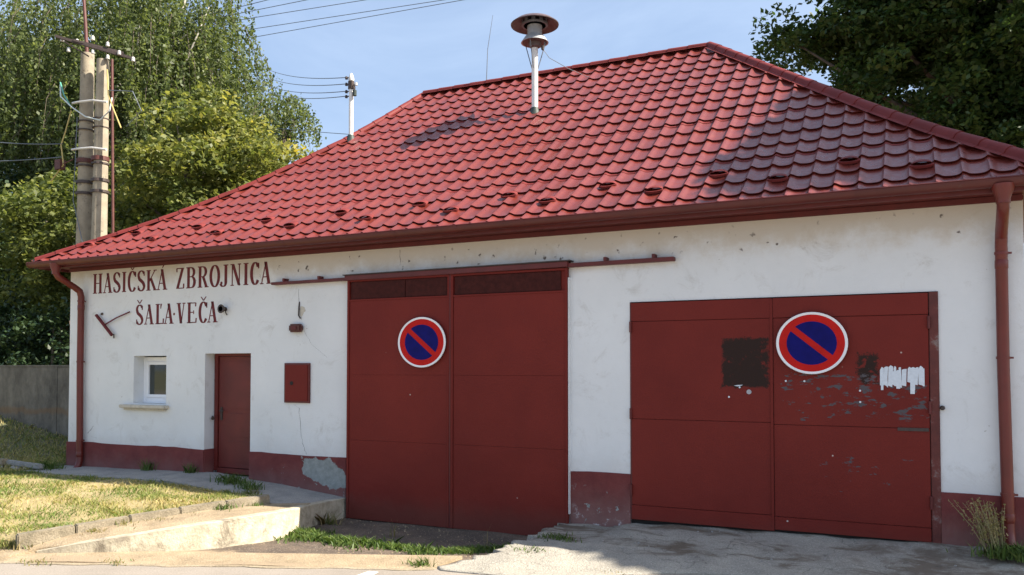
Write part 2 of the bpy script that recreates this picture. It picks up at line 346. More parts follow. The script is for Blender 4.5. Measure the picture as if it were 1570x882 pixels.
def leafmesh(name, P, size, mat, parent=None, drop=.0, flat=.5, kind=None, aspect=1.7, tint=None):
    """many small four-cornered leaves at points P"""
    N = len(P); P = np.asarray(P, float)
    nrm = RNG.normal(size=(N, 3)); nrm[:, 2] = np.abs(nrm[:, 2]) + flat; nrm /= np.linalg.norm(nrm, axis=1)[:, None]
    t = RNG.normal(size=(N, 3)); t[:, 2] -= drop; t -= nrm*(t*nrm).sum(1)[:, None]; t /= np.linalg.norm(t, axis=1)[:, None]
    w = np.cross(nrm, t); s = size*RNG.uniform(.6, 1.3, N)[:, None]
    a = P - t*s*.5; c = P + t*s*.5; bb = P + w*s*.5/aspect - t*s*.1; d = P - w*s*.5/aspect - t*s*.1
    V = np.stack([a, bb, c, d], 1).reshape(-1, 3).astype(np.float32)
    me = bpy.data.meshes.new(name); me.vertices.add(4*N); me.vertices.foreach_set('co', V.ravel())
    me.loops.add(4*N); me.loops.foreach_set('vertex_index', np.arange(4*N, dtype=np.int32))
    me.polygons.add(N); me.polygons.foreach_set('loop_start', np.arange(0, 4*N, 4, dtype=np.int32))
    me.polygons.foreach_set('loop_total', np.full(N, 4, np.int32)); me.update()
    if tint is None: tint = RNG.uniform(0, 1, N)
    ta = me.attributes.new('tint', 'FLOAT', 'FACE'); ta.data.foreach_set('value', np.clip(tint, 0, 1).astype(np.float32))
    me.materials.append(M[mat]); o = bpy.data.objects.new(name, me); C.objects.link(o)
    if parent is not None: o.parent = parent
    if kind: o['kind'] = kind
    return o
def blades(name, P, hgt, wid, mat, parent=None, lean=.45, tint=None, kind=None):
    N = len(P); P = np.asarray(P, float)
    a = RNG.uniform(0, 2*PI, N); d = np.stack([np.cos(a), np.sin(a), 0*a], 1)
    b2 = RNG.uniform(0, 2*PI, N); l = np.stack([np.cos(b2), np.sin(b2), 0*a], 1)*RNG.uniform(0, lean, N)[:, None]
    h = hgt*RNG.uniform(.45, 1.3, N)[:, None] if np.isscalar(hgt) else np.asarray(hgt)[:, None]
    up = np.array([0, 0, 1.])
    w = wid*RNG.uniform(.7, 1.3, N)[:, None]
    m1 = P + up*h*.55 + l*h*.35; tp = P + up*h + l*h*1.3
    V = np.stack([P - d*w*.5, P + d*w*.5, m1 + d*w*.35, tp, m1 - d*w*.35], 1).reshape(-1, 3).astype(np.float32)
    me = bpy.data.meshes.new(name); me.vertices.add(5*N); me.vertices.foreach_set('co', V.ravel())
    me.loops.add(5*N); me.loops.foreach_set('vertex_index', np.arange(5*N, dtype=np.int32))
    me.polygons.add(N); me.polygons.foreach_set('loop_start', np.arange(0, 5*N, 5, dtype=np.int32))
    me.polygons.foreach_set('loop_total', np.full(N, 5, np.int32)); me.update()
    if tint is None: tint = RNG.uniform(0, 1, N)
    ta = me.attributes.new('tint', 'FLOAT', 'FACE'); ta.data.foreach_set('value', np.clip(tint, 0, 1).astype(np.float32))
    me.materials.append(M[mat]); o = bpy.data.objects.new(name, me); C.objects.link(o)
    if parent is not None: o.parent = parent
    if kind: o['kind'] = kind
    return o
def lerp(a, b, t): return a + (b-a)*t
def ip(x, xs, ys): return float(np.interp(x, xs, ys))
def wob(x, y, k=1.):   # small smooth unevenness of the ground
    return k*(math.sin(x*2.1+y*1.3)*.4 + math.sin(x*4.7-y*3.9+1)*.3 + math.sin(y*7.3+x*1.1+2)*.3)
def sheet(name, A, B, nu, nv, zf, mat, noise_amp=.0, skirt=.12):
    """sheet between polylines A and B (plan points), height zf(x, y)"""
    def pl(L, t):
        L = [Vector((p[0], p[1])) for p in L]; seg = [(L[i+1]-L[i]).length for i in range(len(L)-1)]; s = t*sum(seg)
        for i, q in enumerate(seg):
            if s <= q or i == len(seg)-1: return L[i].lerp(L[i+1], min(1, s/q if q else 0))
            s -= q
    mb = MB(); vs = []
    for i in range(nu+1):
        a = pl(A, i/nu); b_ = pl(B, i/nu)
        for j in range(nv+1):
            p = a.lerp(b_, j/nv); vs.append((p.x, p.y, zf(p.x, p.y) + wob(p.x, p.y, noise_amp)))
    fs = [(i*(nv+1)+j, (i+1)*(nv+1)+j, (i+1)*(nv+1)+j+1, i*(nv+1)+j+1) for i in range(nu) for j in range(nv)]
    if skirt:       # turned-down rim, so that no sheet floats over the one below
        rim = [i*(nv+1) for i in range(nu+1)] + [nu*(nv+1)+j for j in range(1, nv+1)] + [i*(nv+1)+nv for i in range(nu-1, -1, -1)] + [j for j in range(nv-1, 0, -1)]
        o_ = len(vs); vs += [(vs[k][0], vs[k][1], vs[k][2]-skirt) for k in rim]; n_ = len(rim)
        fs += [(rim[k], o_+k, o_+(k+1) % n_, rim[(k+1) % n_]) for k in range(n_)]
    o = mb.add(vs, fs).build(name, mat, smooth=True)
    o.data.set_sharp_from_angle(angle=R(50))
    if sum(p.normal.z for p in o.data.polygons) < 0: o.data.flip_normals()
    return struct(o)

# ---------------------------------------------------------------- ground, road, drive
def redge0(x):                       # the road edge, slightly oblique to the house
    return -.66 + .41*x if x < -1.8 else -1.398
def redge(x): return redge0(x) + (.022*math.sin(x*5.3)+.014*math.sin(x*13.1+1)+.008*math.sin(x*29))*min(1, max(0, (x+26)/3))*(1 if x < -1.9 else 0)
g = MB(); g.add([(-500,-500,-.22),(500,-500,-.22),(500,600,-.22),(-500,600,-.22)], [(0,1,2,3)])
struct(g.build('ground', 'field'))
E1 = [(-60, redge0(-60)+.08), (-1.8, -1.31), (60, -1.31)]
sheet('road', E1, [(-60, -80), (-1.8, -80), (60, -80)], 60, 20, lambda x, y: 0.0, 'asphalt')
# pale flush edging along the road
def edgeoff(o): return [(x, redge(x)+o) for x in np.linspace(-26, -4.7, 240)]
sheet('road_edging', edgeoff(-.005), edgeoff(.07), 260, 2, lambda x, y: .007, 'edge', .002, .006)
sheet('verge', [(x, redge(x)-.004) for x in (-26, -4.75)], [(x, redge(x)+.75) for x in (-26, -4.75)], 80, 6, lambda x, y: .002 if y > redge(x)+.05 else -.002, 'sand', 0)
# white line on the road
wl = MB(); wl.add([(-5.30, -2.92, .004), (-5.18, -2.90, .004), (-5.12, -3.3, .004), (-5.24, -5.2, .004), (-5.38, -5.2, .004)], [(0, 4, 3, 2, 1)])
struct(wl.build('road_marking', simple('line_paint', (.62, .60, .55), .8, .12, 20)))
ZP = lambda x: ip(x, [-20, -14, -10.5, -9, -7.8, -4.3, -3.3, .3, 3], [.40, .37, .43, .33, .205, .0, .22, .27, .33])
RW = [(-7.80, 0.02, -.13, .205), (-7.80, -.80, -.12, .225), (-7.60, -1.35, -.10, .27), (-7.52, -1.8, -.08, .30), (-7.60, -2.25, -.06, .305), (-7.74, -2.6, -.05, .29), (-8.02, -3.0, -.04, .26), (-8.32, -3.33, -.03, .215), (-8.93, -3.70, -.02, .115), (-9.35, -3.92, -.02, .03)]
def zdrive(x, y):
    e = redge(x); t = min(1, max(0, (y-e)/max(.1, -1.-e))) ; return -.10*t + .008
sheet('driveway', [(-9.6, -4.3), (-8.9, -3.70), (-8.3, -3.33), (-7.74, -2.6), (-7.52, -1.8), (-7.80, -.8), (-7.80, .3)], [(-9.2, redge(-9.2)+.09), (-7.6, redge(-7.6)+.09), (-6.4, redge(-6.4)+.09), (-5, redge(-5)+.09), (-4.3, -2.3), (-4.15, -1.2), (-4.05, .3)], 60, 40, zdrive, 'dirt', .016)
KB = [(-8.36, -1.10), (-8.66, -1.75), (-9.00, -2.50), (-9.30, -3.25), (-9.60, -3.95)]
def zkerb(y): return ip(y, [-3.95, -3.2, -2.0, -1.1], [.20, .25, .31, .35])
sheet('flank_strip', [(p[0]-.03, p[1]) for p in KB] + [(-9.95, -4.25)], [(p[0]-.05, p[1]) for p in RW[1:]] + [(-9.45, -4.40)], 40, 6,
      lambda x, y: ip(y, [-4.4, -3.95, -3.6, -3.2, -2.0, -1.1], [.012, .05, .13, .19, .27, .25]) - .01, 'sand', .008)
# path in front of the house wall
sheet('path', [(-14.3, .05), (-7.82, .05)], [(-14.6, -.86), (-8.6, -1.02), (-7.82, -1.12)], 60, 10, lambda x, y: ZP(x)+.02*y, 'path', .008)
# lawn: from the path down to the road
def zlawn(x, y):
    e = redge(x)+.25; t = min(1, max(0, (y-e)/max(.1, -1.05-e)))
    top = ZP(x)-.03; z = lerp(.015, top, min(1, t*1.0)**.7)
    if x > -12: z = lerp(z, zkerb(y), max(0, (x+12)/3.2))if y > -3.9 else min(z, .2)
    return z
lx = np.linspace(-26, -8.4, 60)
sheet('lawn', [(x, ip(x, [-14.6, -8.6], [-.84, -1.05])) for x in lx], [(lerp(-26, -9.60, (x+26)/17.6), max(redge(x)+.12, -3.95 if x > -9.4 else -99) if x > -10 else redge(x)+.12) for x in lx], 130, 30, zlawn, 'soil', .018)
# ground left of and behind the house, rising to the concrete wall
def zbank(x, y):
    b = ip(x, [-60, -18.6, -16.2, -14, 20], [1.5, 1.07, .66, .45, .4]); return lerp(ZP(max(x, -20))-.03, b, min(1, max(0, (y+1.05)/2.5)))
sheet('bank', [(-60, -1.1), (-14.25, -1.02)], [(-60, 1.6), (-14.25, 1.6)], 90, 16, zbank, 'bank', .03)
sheet('yard_ground', [(-60, 1.55), (-14.25, 1.55), (30, 9.5)], [(-90, 90), (-30, 90), (90, 90)], 30, 20, lambda x, y: min(.8, ip(x, [-60, -18.6, -16.2, -14, 20], [1.4, .9, .55, .4, .3])), 'field', .03)
# broken concrete apron by the wide gate
def zapr(x, y):
    e = redge(x) ; t = min(1, max(0, (y-e)/(0-e))); return lerp(.012, ZP(max(x, -3.6))-.02, t**.75)
apL = [(-4.16, .02), (-4.22, -.35), (-4.30, -.7), (-4.26, -1.0), (-4.40, -1.4), (-4.36, -1.75), (-4.52, -2.1), (-4.68, -2.56)]
def apy(t):
    pts = apL; s = t*(len(pts)-1); i = min(int(s), len(pts)-2); f = s-i
    return lerp(pts[i][0], pts[i+1][0], f), lerp(pts[i][1], pts[i+1][1], f)
nb = 36; vs = []; na = 110
for j in range(nb+1):
    a = apy(j/nb); jag = .05*math.sin(j*2.3)+.035*math.sin(j*5.1+1)
    for i in range(na+1):
        t = (i/na)**1.25; x = lerp(a[0]+jag, 12, t); y = lerp(.02, redge(x), j/nb) if t > 0 else a[1]
        x0w = max(0, 1-t*8); y = lerp(y, a[1], x0w)
        fe = min(1, (nb-j)/7); vs.append((x, y, zapr(x, y)+fe*(wob(x, y, .018)+.007*math.sin(x*11+y*5))))
fs = [(j*(na+1)+i, j*(na+1)+i+1, (j+1)*(na+1)+i+1, (j+1)*(na+1)+i) for j in range(nb) for i in range(na)]
o = len(vs)                               # broken left edge of the slab, going down into the drive
for j in range(nb+1): p = vs[j*(na+1)]; vs.append((p[0]-.05, p[1]-.02, -.16))
fs += [(j*(na+1), (j+1)*(na+1), o+j+1, o+j) for j in range(nb)]
o2 = len(vs)                              # and its turned-down front edge at the road
for i in range(na+1): p = vs[nb*(na+1)+i]; vs.append((p[0], p[1]-.01, -.1))
fs += [(nb*(na+1)+i, nb*(na+1)+i+1, o2+i+1, o2+i) for i in range(na)]
ap = MB().add(vs, fs).build('concrete_apron', 'apron'); ap.data.polygons.foreach_set('use_smooth', [True]*(nb*na)+[False]*(nb+na))
if sum(p.normal.z for p in ap.data.polygons) < 0: ap.data.flip_normals()
struct(ap)
# retaining wall beside the drive
rw = MB(); vs = []
for i, (x, y, z0, z1) in enumerate(RW):
    a = Vector(RW[max(i-1, 0)][:2]); b_ = Vector(RW[min(i+1, len(RW)-1)][:2]); t = (b_-a).normalized(); nl = Vector((t.y, -t.x))  # towards the flank
    if i == 0: nl = Vector((-1, 0))
    for k, (off, zz) in enumerate(((0, z0-.1), (.0, z1-.008), (.01, z1), (.13, z1), (.13, z0-.1))):
        vs.append((x+nl.x*off, y+nl.y*off, zz))
fs = [(i*5+k, i*5+k+1, (i+1)*5+k+1, (i+1)*5+k) for i in range(len(RW)-1) for k in range(4)] + [(0, 1, 2, 3, 4), tuple(len(RW)*5-5+k for k in (4, 3, 2, 1, 0))]
tag(rw.add(vs, fs).build('retaining_wall', 'render', smooth='auto'), 'low stained cream retaining wall curving along the left side of the sunken drive', 'wall')
# kerb along the lawn: separate stones
kt = thing('garden_kerb', 'raised concrete kerb edging the dry lawn, in long stones', 'kerb', loc=(KB[0][0], KB[0][1], .2))
nst = 5; L0 = Vector((-8.36, -1.10)); L1v = Vector((-9.62, -4.0))
for i in range(nst):
    a = L0.lerp(L1v, i/nst+.002); b_ = L0.lerp(L1v, (i+1)/nst-.003); t = (b_-a).normalized(); nl = Vector((t.y, -t.x))*.07
    dz = random.uniform(-.008, .008); jx = random.uniform(-.01, .01)
    vs = []
    for p in (a, b_):
        z1 = zkerb(p.y)+.02+dz
        for q in (p-nl, p+nl): vs += [(q.x+jx, q.y, z1-.26), (q.x+jx, q.y, z1)]
    k = MB().add(vs, [(0,1,3,2),(4,6,7,5),(0,4,5,1),(2,3,7,6),(1,5,7,3),(0,2,6,4)]).build('kerb_stone', 'kerb', kt, bevel=.012)
settle(kt)

# ---------------------------------------------------------------- the fire station
B = thing('fire_station', 'white single-storey fire station with red hipped tile roof and red gates', 'building', loc=(-6.6, 0, 0))
XW0, XW1, ZT, YB = -14.24, 1.09, 4.06, 9.43
GX0, GX1, GZ0, GZ1 = -3.294, .266, .235, 3.045        # wide gate opening
DX0, DX1, DZ0, DZ1 = -10.785, -9.765, .40, 2.43       # door
WX0, WX1, WZ0, WZ1 = -12.51, -11.70, 1.555, 2.40      # window
w = MB()
xs = sorted({XW0, XW1, GX0, GX1, DX0, DX1, WX0, WX1}); zs = sorted({-.2, ZT, GZ0, GZ1, DZ0, DZ1, WZ0, WZ1, .82})
holes = [(GX0, GX1, -.3, GZ1), (DX0, DX1, -.3, DZ1), (WX0, WX1, WZ0, WZ1)]
for i in range(len(xs)-1):
    for j in range(len(zs)-1):
        mx, mz = (xs[i]+xs[i+1])/2, (zs[j]+zs[j+1])/2
        if any(h[0] < mx < h[1] and h[2] < mz < h[3] for h in holes): continue
        w.add([(xs[i], 0, zs[j]), (xs[i+1], 0, zs[j]), (xs[i+1], 0, zs[j+1]), (xs[i], 0, zs[j+1])], [(0, 1, 2, 3)])
def reveal(x0, x1, z0, z1, d):
    w.add([(x0,0,z0),(x0,d,z0),(x0,d,z1),(x0,0,z1)], [(0,1,2,3)]); w.add([(x1,0,z0),(x1,0,z1),(x1,d,z1),(x1,d,z0)], [(0,1,2,3)])
    w.add([(x0,0,z1),(x0,d,z1),(x1,d,z1),(x1,0,z1)], [(0,1,2,3)]); w.add([(x0,0,z0),(x1,0,z0),(x1,d,z0),(x0,d,z0)], [(0,1,2,3)])
reveal(WX0, WX1, WZ0, WZ1, .30); reveal(DX0, DX1, -.2, DZ1, .30); reveal(GX0, GX1, -.2, GZ1, .12)
w.add([(XW0,0,-.2),(XW0,YB,-.2),(XW0,YB,ZT),(XW0,0,ZT),(XW1,0,-.2),(XW1,YB,-.2),(XW1,YB,ZT),(XW1,0,ZT)], [(0,3,2,1),(4,5,6,7),(1,2,6,5),(0,1,5,4)])
w.build('wall', 'plaster', B, recalc=False)
for x0, x1 in ((XW0-.02, DX0), (DX1, -7.82), (-4.13, GX0), (GX1, XW1+.02)):
    pm = MB(); n_ = max(2, int((x1-x0)/.22)); vs = []
    for i in range(n_+1):
        x = lerp(x0, x1, i/n_); zt = .815 + .008*math.sin(x*3.1) + random.uniform(-.006, .006)
        vs += [(x, -.022, -.25), (x, -.022, zt-.006), (x, -.016, zt), (x, .02, zt), (x, .02, -.25)]
    fs = [(i*5+k, (i+1)*5+k, (i+1)*5+k+1, i*5+k+1) for i in range(n_) for k in range(4)] + [(0,1,2,3,4), tuple(n_*5+k for k in (4,3,2,1,0))]
    pm.add(vs, fs).build('plinth', 'plinth', B, smooth='auto')
pj = MB(); pj.box(DX0-.001, DX0+.018, .0, .2, -.1, .81); pj.box(DX1-.018, DX1+.001, .0, .2, -.1, .81); pj.build('jamb_plinth', 'plinth', B)
pj = MB(); pj.box(XW0-.022, XW0+.01, .02, YB, -.2, .81); pj.box(XW1-.01, XW1+.022, .02, YB, -.2, .81); pj.build('side_plinth', 'plinth', B)

# painted lettering: every glyph is a flat painted shape on the wall
def ribbon(mb, pts, tmax, tmin, sx, sz, x0, z0, y0=-.0035, y1=.001):
    P = [Vector((x0+p[0]*sx, z0+p[1]*sz)) for p in pts]; L_ = []; R_ = []
    for i, p in enumerate(P):
        t = (P[min(i+1, len(P)-1)]-P[max(i-1, 0)]).normalized(); nn = Vector((-t.y, t.x))
        q = abs(t.y)**1.5; th = tmin+(tmax-tmin)*q
        L_.append(p+nn*th/2); R_.append(p-nn*th/2)
    for i in range(len(P)-1): mb.prism([tuple(L_[i]), tuple(L_[i+1]), tuple(R_[i+1]), tuple(R_[i])], y0-(i % 2)*.0003, y1)
def arc(cx, cz, rx, rz, a0, a1, n=12): return [(cx+rx*math.cos(R(lerp(a0, a1, i/n))), cz+rz*math.sin(R(lerp(a0, a1, i/n)))) for i in range(n+1)]
def glyph(ch, x0, x1, z0, h):
    mb = MB(); wd = x1-x0; T = .063*h/.385; t = .017*h/.385; hs = T/wd/2
    def bar(a, b_, th, lay=0): # straight bar from a to b with horizontal width th, cut level at its ends
        (ax, az), (bx, bz) = a, b_
        ax, bx = x0+ax*wd, x0+bx*wd; az, bz = z0+az*h, z0+bz*h
        mb.prism([(ax-th/2, az), (ax+th/2, az), (bx+th/2, bz), (bx-th/2, bz)], -.0035-lay*.0004, .001)
    def hb(xa, xb, z, th=t, lay=1): # horizontal hairline
        mb.prism([(x0+xa*wd, z0+z*h-th/2), (x0+xb*wd, z0+z*h-th/2), (x0+xb*wd, z0+z*h+th/2), (x0+xa*wd, z0+z*h+th/2)], -.0035-lay*.0004, .001)
    def serif(xc, z, w_=None): w2 = (w_ or T*1.75)/wd/2; hb(max(-.06, xc-w2), min(1.06, xc+w2), z + (t/2/h if z < .5 else -t/2/h))
    def stem(xc, a=0., b_=1.): bar((xc, a), (xc, b_), T); serif(xc, a) if a == 0 else None; serif(xc, b_) if b_ == 1 else None
    c = ch[0]
    if c == 'H': stem(.2); stem(.8); hb(.2, .8, .52)
    elif c == 'I': stem(.5)
    elif c == 'A':
        bar((.10, 0), (.5, 1), t*1.2); bar((.80, 0), (.47, 1), T); hb(.2, .68, .32); serif(.12, 0, T*1.2); serif(.80, 0)
    elif c == 'V':
        bar((.20, 1), (.52, 0), T); bar((.88, 1), (.55, 0), t*1.2); serif(.2, 1); serif(.88, 1, T*1.2)
    elif c == 'Z':
        bar((.17, .02), (.80, .98), T); hb(.05, .95, .97); hb(.05, .95, .03); bar((.09, .80), (.07, .97), t*1.6); bar((.93, .03), (.95, .24), t*1.8)
    elif c == 'N':
        bar((.15, 0), (.15, 1), t*1.3); bar((.84, 0), (.84, 1), t*1.3); bar((.20, 1), (.82, .02), T); serif(.15, 0, T*1.2); serif(.12, 1, T*1.2); serif(.84, 1, T*1.2)
    elif c == 'K':
        stem(.2); bar((.26, .42), (.84, 1), t*1.4); bar((.42, .60), (.86, 0), T); serif(.84, 1, T*1.3); serif(.86, 0, T*1.5)
    elif c == 'L': stem(.25); hb(.2, .95, .03); bar((.93, .03), (.96, .27), t*1.8)
    elif c == 'E':
        stem(.22); hb(.2, .9, .97); hb(.2, .95, .03); hb(.25, .68, .52); bar((.87, .8), (.9, .97), t*1.6); bar((.92, .03), (.95, .24), t*1.7); bar((.68, .43), (.68, .61), t)
    elif c == 'B':
        stem(.22); ribbon(mb, [(.2, .97)]+arc(.48, .755, .30, .215, 90, -90)+[(.2, .54)], T*.95, t, wd, h, x0, z0, -.0042)
        ribbon(mb, [(.2, .54)]+arc(.52, .285, .32, .255, 90, -90)+[(.2, .03)], T, t, wd, h, x0, z0, -.0050)
    elif c == 'R':
        stem(.22); ribbon(mb, [(.2, .97)]+arc(.48, .74, .30, .23, 90, -90)+[(.2, .51)], T*.95, t, wd, h, x0, z0, -.0042); bar((.52, .51), (.86, 0), T); serif(.86, 0, T*1.5)
    elif c == 'O': ribbon(mb, arc(.5, .5, .5-hs, .49, 0, 360, 28), T, t, wd, h, x0, z0)
    elif c == 'C':
        ribbon(mb, arc(.55, .5, .55-hs, .49, 38, 322, 24), T, t, wd, h, x0, z0); bar((.93, .72), (.93, .97), t*1.6)
    elif c == 'J':
        bar((.66, .14), (.66, 1), T); serif(.66, 1); ribbon(mb, arc(.34, .16, .32, .16, 0, -170, 12), T*.9, t, wd, h, x0, z0, -.0042)
        mb.lathe([(T*.42, -.005), (T*.42, .001)], (x0+.12*wd, 0, z0+.16*h), 10, 'y')
    elif c == 'S':
        pts = arc(.5, .76, .36, .225, 25, 200, 12)+[(.30, .60), (.62, .44)]+arc(.5, .245, .38, .23, 20, -155, 12)
        ribbon(mb, pts, T*.9, t*1.3, wd, h, x0, z0); ribbon(mb, [(.17, .70), (.27, .58), (.5, .50), (.74, .40), (.86, .28)], T*1.0, T*1.0, wd, h, x0, z0, -.0046)
        bar((.86, .74), (.86, .95), t*1.5); bar((.12, .05), (.12, .27), t*1.5)
    elif ch == 'dot': mb.lathe([(.022, -.0035), (.022, .001)], ((x0+x1)/2, 0, z0+.47*h), 10, 'y'); return mb
    acc = ch[1:]
    cxx = (x0+x1)/2 + (.06*wd if c in 'C' else 0)
    if acc == 'c' and c != 'L':
        for s in (-1, 1): mb.prism([(cxx-.012, z0+1.06*h), (cxx+.012, z0+1.06*h), (cxx+s*.058+.012, z0+1.25*h), (cxx+s*.058-.012, z0+1.25*h)][::s], -.0035-.0004*(s+1), .001)
    if c == 'L' and acc == 'c': mb.prism([(x0+.58*wd, z0+.76*h), (x0+.64*wd, z0+.76*h), (x0+.76*wd, z0+1.0*h), (x0+.58*wd, z0+1.0*h)], -.004, .001)
    if acc == 'a': mb.prism([(cxx-.005, z0+1.06*h), (cxx+.015, z0+1.06*h), (cxx+.065, z0+1.25*h), (cxx+.03, z0+1.25*h)], -.0035, .001)
    return mb
row1 = [('H', -13.611, -13.371), ('A', -13.334, -13.102), ('S', -13.078, -12.885), ('I', -12.849, -12.73), ('Cc', -12.695, -12.483), ('S', -12.448, -12.251), ('K', -12.216, -11.965), ('Aa', -11.951, -11.705), ('Z', -11.487, -11.295), ('B', -11.243, -11.013), ('R', -10.975, -10.735), ('O', -10.704, -10.462), ('J', -10.452, -10.272), ('N', -10.223, -9.997), ('I', -9.948, -9.832), ('C', -9.798, -9.603), ('A', -9.574, -9.349)]
row2 = [('Sc', -12.474, -12.288), ('A', -12.253, -12.024), ('Lc', -11.979, -11.776), ('A', -11.765, -11.543), ('dot', -11.554, -11.499), ('V', -11.455, -11.27), ('E', -11.215, -10.99), ('Cc', -10.947, -10.746), ('A', -10.736, -10.517)]
for rowl, z0, hh in ((row1, 3.555, .365), (row2, 2.955, .355)):
    for ch, a, b_ in rowl: glyph(ch, a, b_, z0, hh).build('painted_letter', 'letters', B)

# small window
wp = MB(); yw = .21
wp.box(WX0+.0, WX0+.09, yw, yw+.07, WZ0+.002, WZ1-.02); wp.box(WX1-.09, WX1, yw, yw+.07, WZ0+.002, WZ1-.02); wp.box(WX0+.09, WX1-.09, yw, yw+.07, WZ0+.002, WZ0+.10); wp.box(WX0+.09, WX1-.09, yw, yw+.07, WZ1-.10, WZ1-.02)
win = wp.build('window', 'upvc', B, bevel=.004)
sw = MB(); a0, a1, b0, b1 = WX0+.092, WX1-.092, WZ0+.102, WZ1-.102
sw.box(a0, a0+.055, yw-.015, yw+.05, b0, b1); sw.box(a1-.055, a1, yw-.015, yw+.05, b0, b1); sw.box(a0+.055, a1-.055, yw-.015, yw+.05, b0, b0+.055); sw.box(a0+.055, a1-.055, yw-.015, yw+.05, b1-.055, b1)
sw.build('window_sash', 'upvc', win, bevel=.004)
MB().box(a0+.05, a1-.05, yw+.015, yw+.03, b0+.05, b1-.05).build('window_pane', 'glass', win)
MB().box(-12.77, -11.62, -.10, .20, 1.475, 1.535).build('window_sill', 'sill', B, bevel=.012)
MB().box(-12.70, -11.68, -.055, -.0, 1.44, 1.474).build('sill_moulding', 'sill', B, bevel=.008)
# entrance door, recessed
dy = .215
door = MB().box(DX0+.11, DX1-.02, dy, dy+.05, .50, DZ1-.05).build('entrance_door', 'door', B, bevel=.004)
fr = MB(); fr.box(DX0+.02, DX0+.10, dy-.02, dy+.06, .44, DZ1); fr.box(DX0+.10, DX1-.0, dy-.02, dy+.06, DZ1-.045, DZ1-.001); fr.box(DX0+.10, DX1, dy-.03, dy+.08, .40, .49)
fr.build('door_frame', 'door', B, bevel=.004)
dp = MB()
for zz in ((.60, .95), (1.02, 1.42), (1.50, 2.30)): dp.box(DX0+.33, DX1-.10, dy-.012, dy+.01, zz[0], zz[1])
dp.build('door_panel', 'door', door, bevel=.006)
dh = MB(); dh.box(DX0+.155, DX0+.20, dy-.014, dy, 1.30, 1.52); dh.tube([(DX0+.178, dy-.01, 1.46), (DX0+.178, dy-.06, 1.46), (DX0+.27, dy-.06, 1.455)], .011, 8)
dh.build('door_handle', 'iron', door)
MB().box(DX0+.02, DX1+.02, -.30, .16, .20, .385).build('door_step', 'path', B, bevel=.015)
hk = MB(); hk.tube([(DX0+.02, .16, 1.36), (DX0+.09, .10, 1.33)], [.012, .03], 8); hk.build('door_hook', 'iron', B)
# meter box hatch
hb_ = MB().box(-9.035, -8.525, -.030, .0, 1.635, 2.265).build('meter_cabinet', 'trim', B, bevel=.004)
MB().box(-9.005, -8.555, -.042, -.028, 1.665, 2.235).build('cabinet_door', 'gate', hb_, bevel=.004)
MB().lathe([(.032, -.048), (.032, -.04)], (-8.87, 0, 1.945), 14, 'y').build('lock_hole', 'dark', hb_)

# sliding gate hung outside the wall
def Yb(y): return (10.3+y)/10.3
gy = -.085; k_ = Yb(gy)
gx0, gxm, gx1 = -7.82*k_, -5.995*k_, -4.172*k_; gz0, gz1 = -.085, 3.53
sg = MB(); sg.box(gx0, gx1, gy+.03, gy+.055, gz0, gz1); sg = sg.build('sliding_gate', 'gate', B)
tz0, tz1 = 3.225, 3.50; seams = [gz0, 1.10, 2.085, tz0-.02]
for (xa, xb) in ((gx0, gxm-.012), (gxm+.012, gx1)):
    xa2, xb2 = xa+.045, xb-.035
    for q in range(3):
        za, zb = seams[q]+.0012, seams[q+1]-.0012
        MB().box(xa2, xb2, gy+random.uniform(0, .003), gy+.03, za, zb).build('gate_panel', 'gate', sg, bevel=.0015)
    fm = MB(); fm.box(xa, xa2-.004, gy-.010, gy+.03, gz0, gz1); fm.box(xb2+.004, xb, gy-.010, gy+.03, gz0, gz1); fm.box(xa2-.004, xb2+.004, gy-.008, gy+.03, tz0-.022, tz0+.004); fm.box(xa2-.004, xb2+.004, gy-.008, gy+.03, tz1, gz1)
    fm.build('gate_frame', 'gate', sg, bevel=.003)
    divs = (xa2+.008, lerp(xa2, xb2, .58), xb2-.008) if xa < gxm-.1 else (xa2+.008, xb2-.06)
    for q in range(len(divs)-1):
        MB().box(divs[q]+.004, divs[q+1]-.004, gy+.010, gy+.029, tz0+.010, tz1-.006).build('transom_pane', 'louvre', sg, bevel=.003)
MB().box(gxm-.011, gxm+.011, gy-.006, gy+.028, gz0, gz1).build('gate_centre_strip', 'trim', sg, bevel=.003)
rl = MB(); rz0, rz1 = sc(-9.331, 3.555, gy)[1], sc(-2.714, 3.586, gy)[1]
def rail(xa, xb, hgt, y0, y1, dz=0):
    za = lerp(rz0, rz1, (xa+9.26)/6.57)+dz; zb = lerp(rz0, rz1, (xb+9.26)/6.57)+dz
    return MB().add([(xa,y0,za-hgt),(xb,y0,zb-hgt),(xb,y1,zb-hgt),(xa,y1,za-hgt),(xa,y0,za),(xb,y0,zb),(xb,y1,zb),(xa,y1,za)], [(0,3,2,1),(4,5,6,7),(0,1,5,4),(1,2,6,5),(2,3,7,6),(3,0,4,7)])
rail(-9.26, gx0-.03, .042, gy-.02, .0, .02).build('gate_rail', 'trim', B, bevel=.004)
rail(gx1+.02, -2.69, .05, gy-.02, .0, .02).build('gate_rail', 'trim', B, bevel=.004)
rail(gx0-.03, gx1+.02, .075, gy-.045, .0, .045).build('rail_cover', 'trim', B, bevel=.006)
rail(gx0-.05, gx1+.06, .014, gy-.065, .0, .060).build('rail_drip', 'iron', B)
for x in (-9.0, -8.3, -3.6, -2.95):
    z = lerp(rz0, rz1, (x+9.26)/6.57)+.02; MB().box(x-.02, x+.02, gy-.028, .0, z+.001, z+.05).build('rail_bracket', 'trim', B, bevel=.003)
MB().box(gx1+.004, gx1+.016, gy+.01, .0, .25, 3.4).build('gate_stop', 'plaster', B)

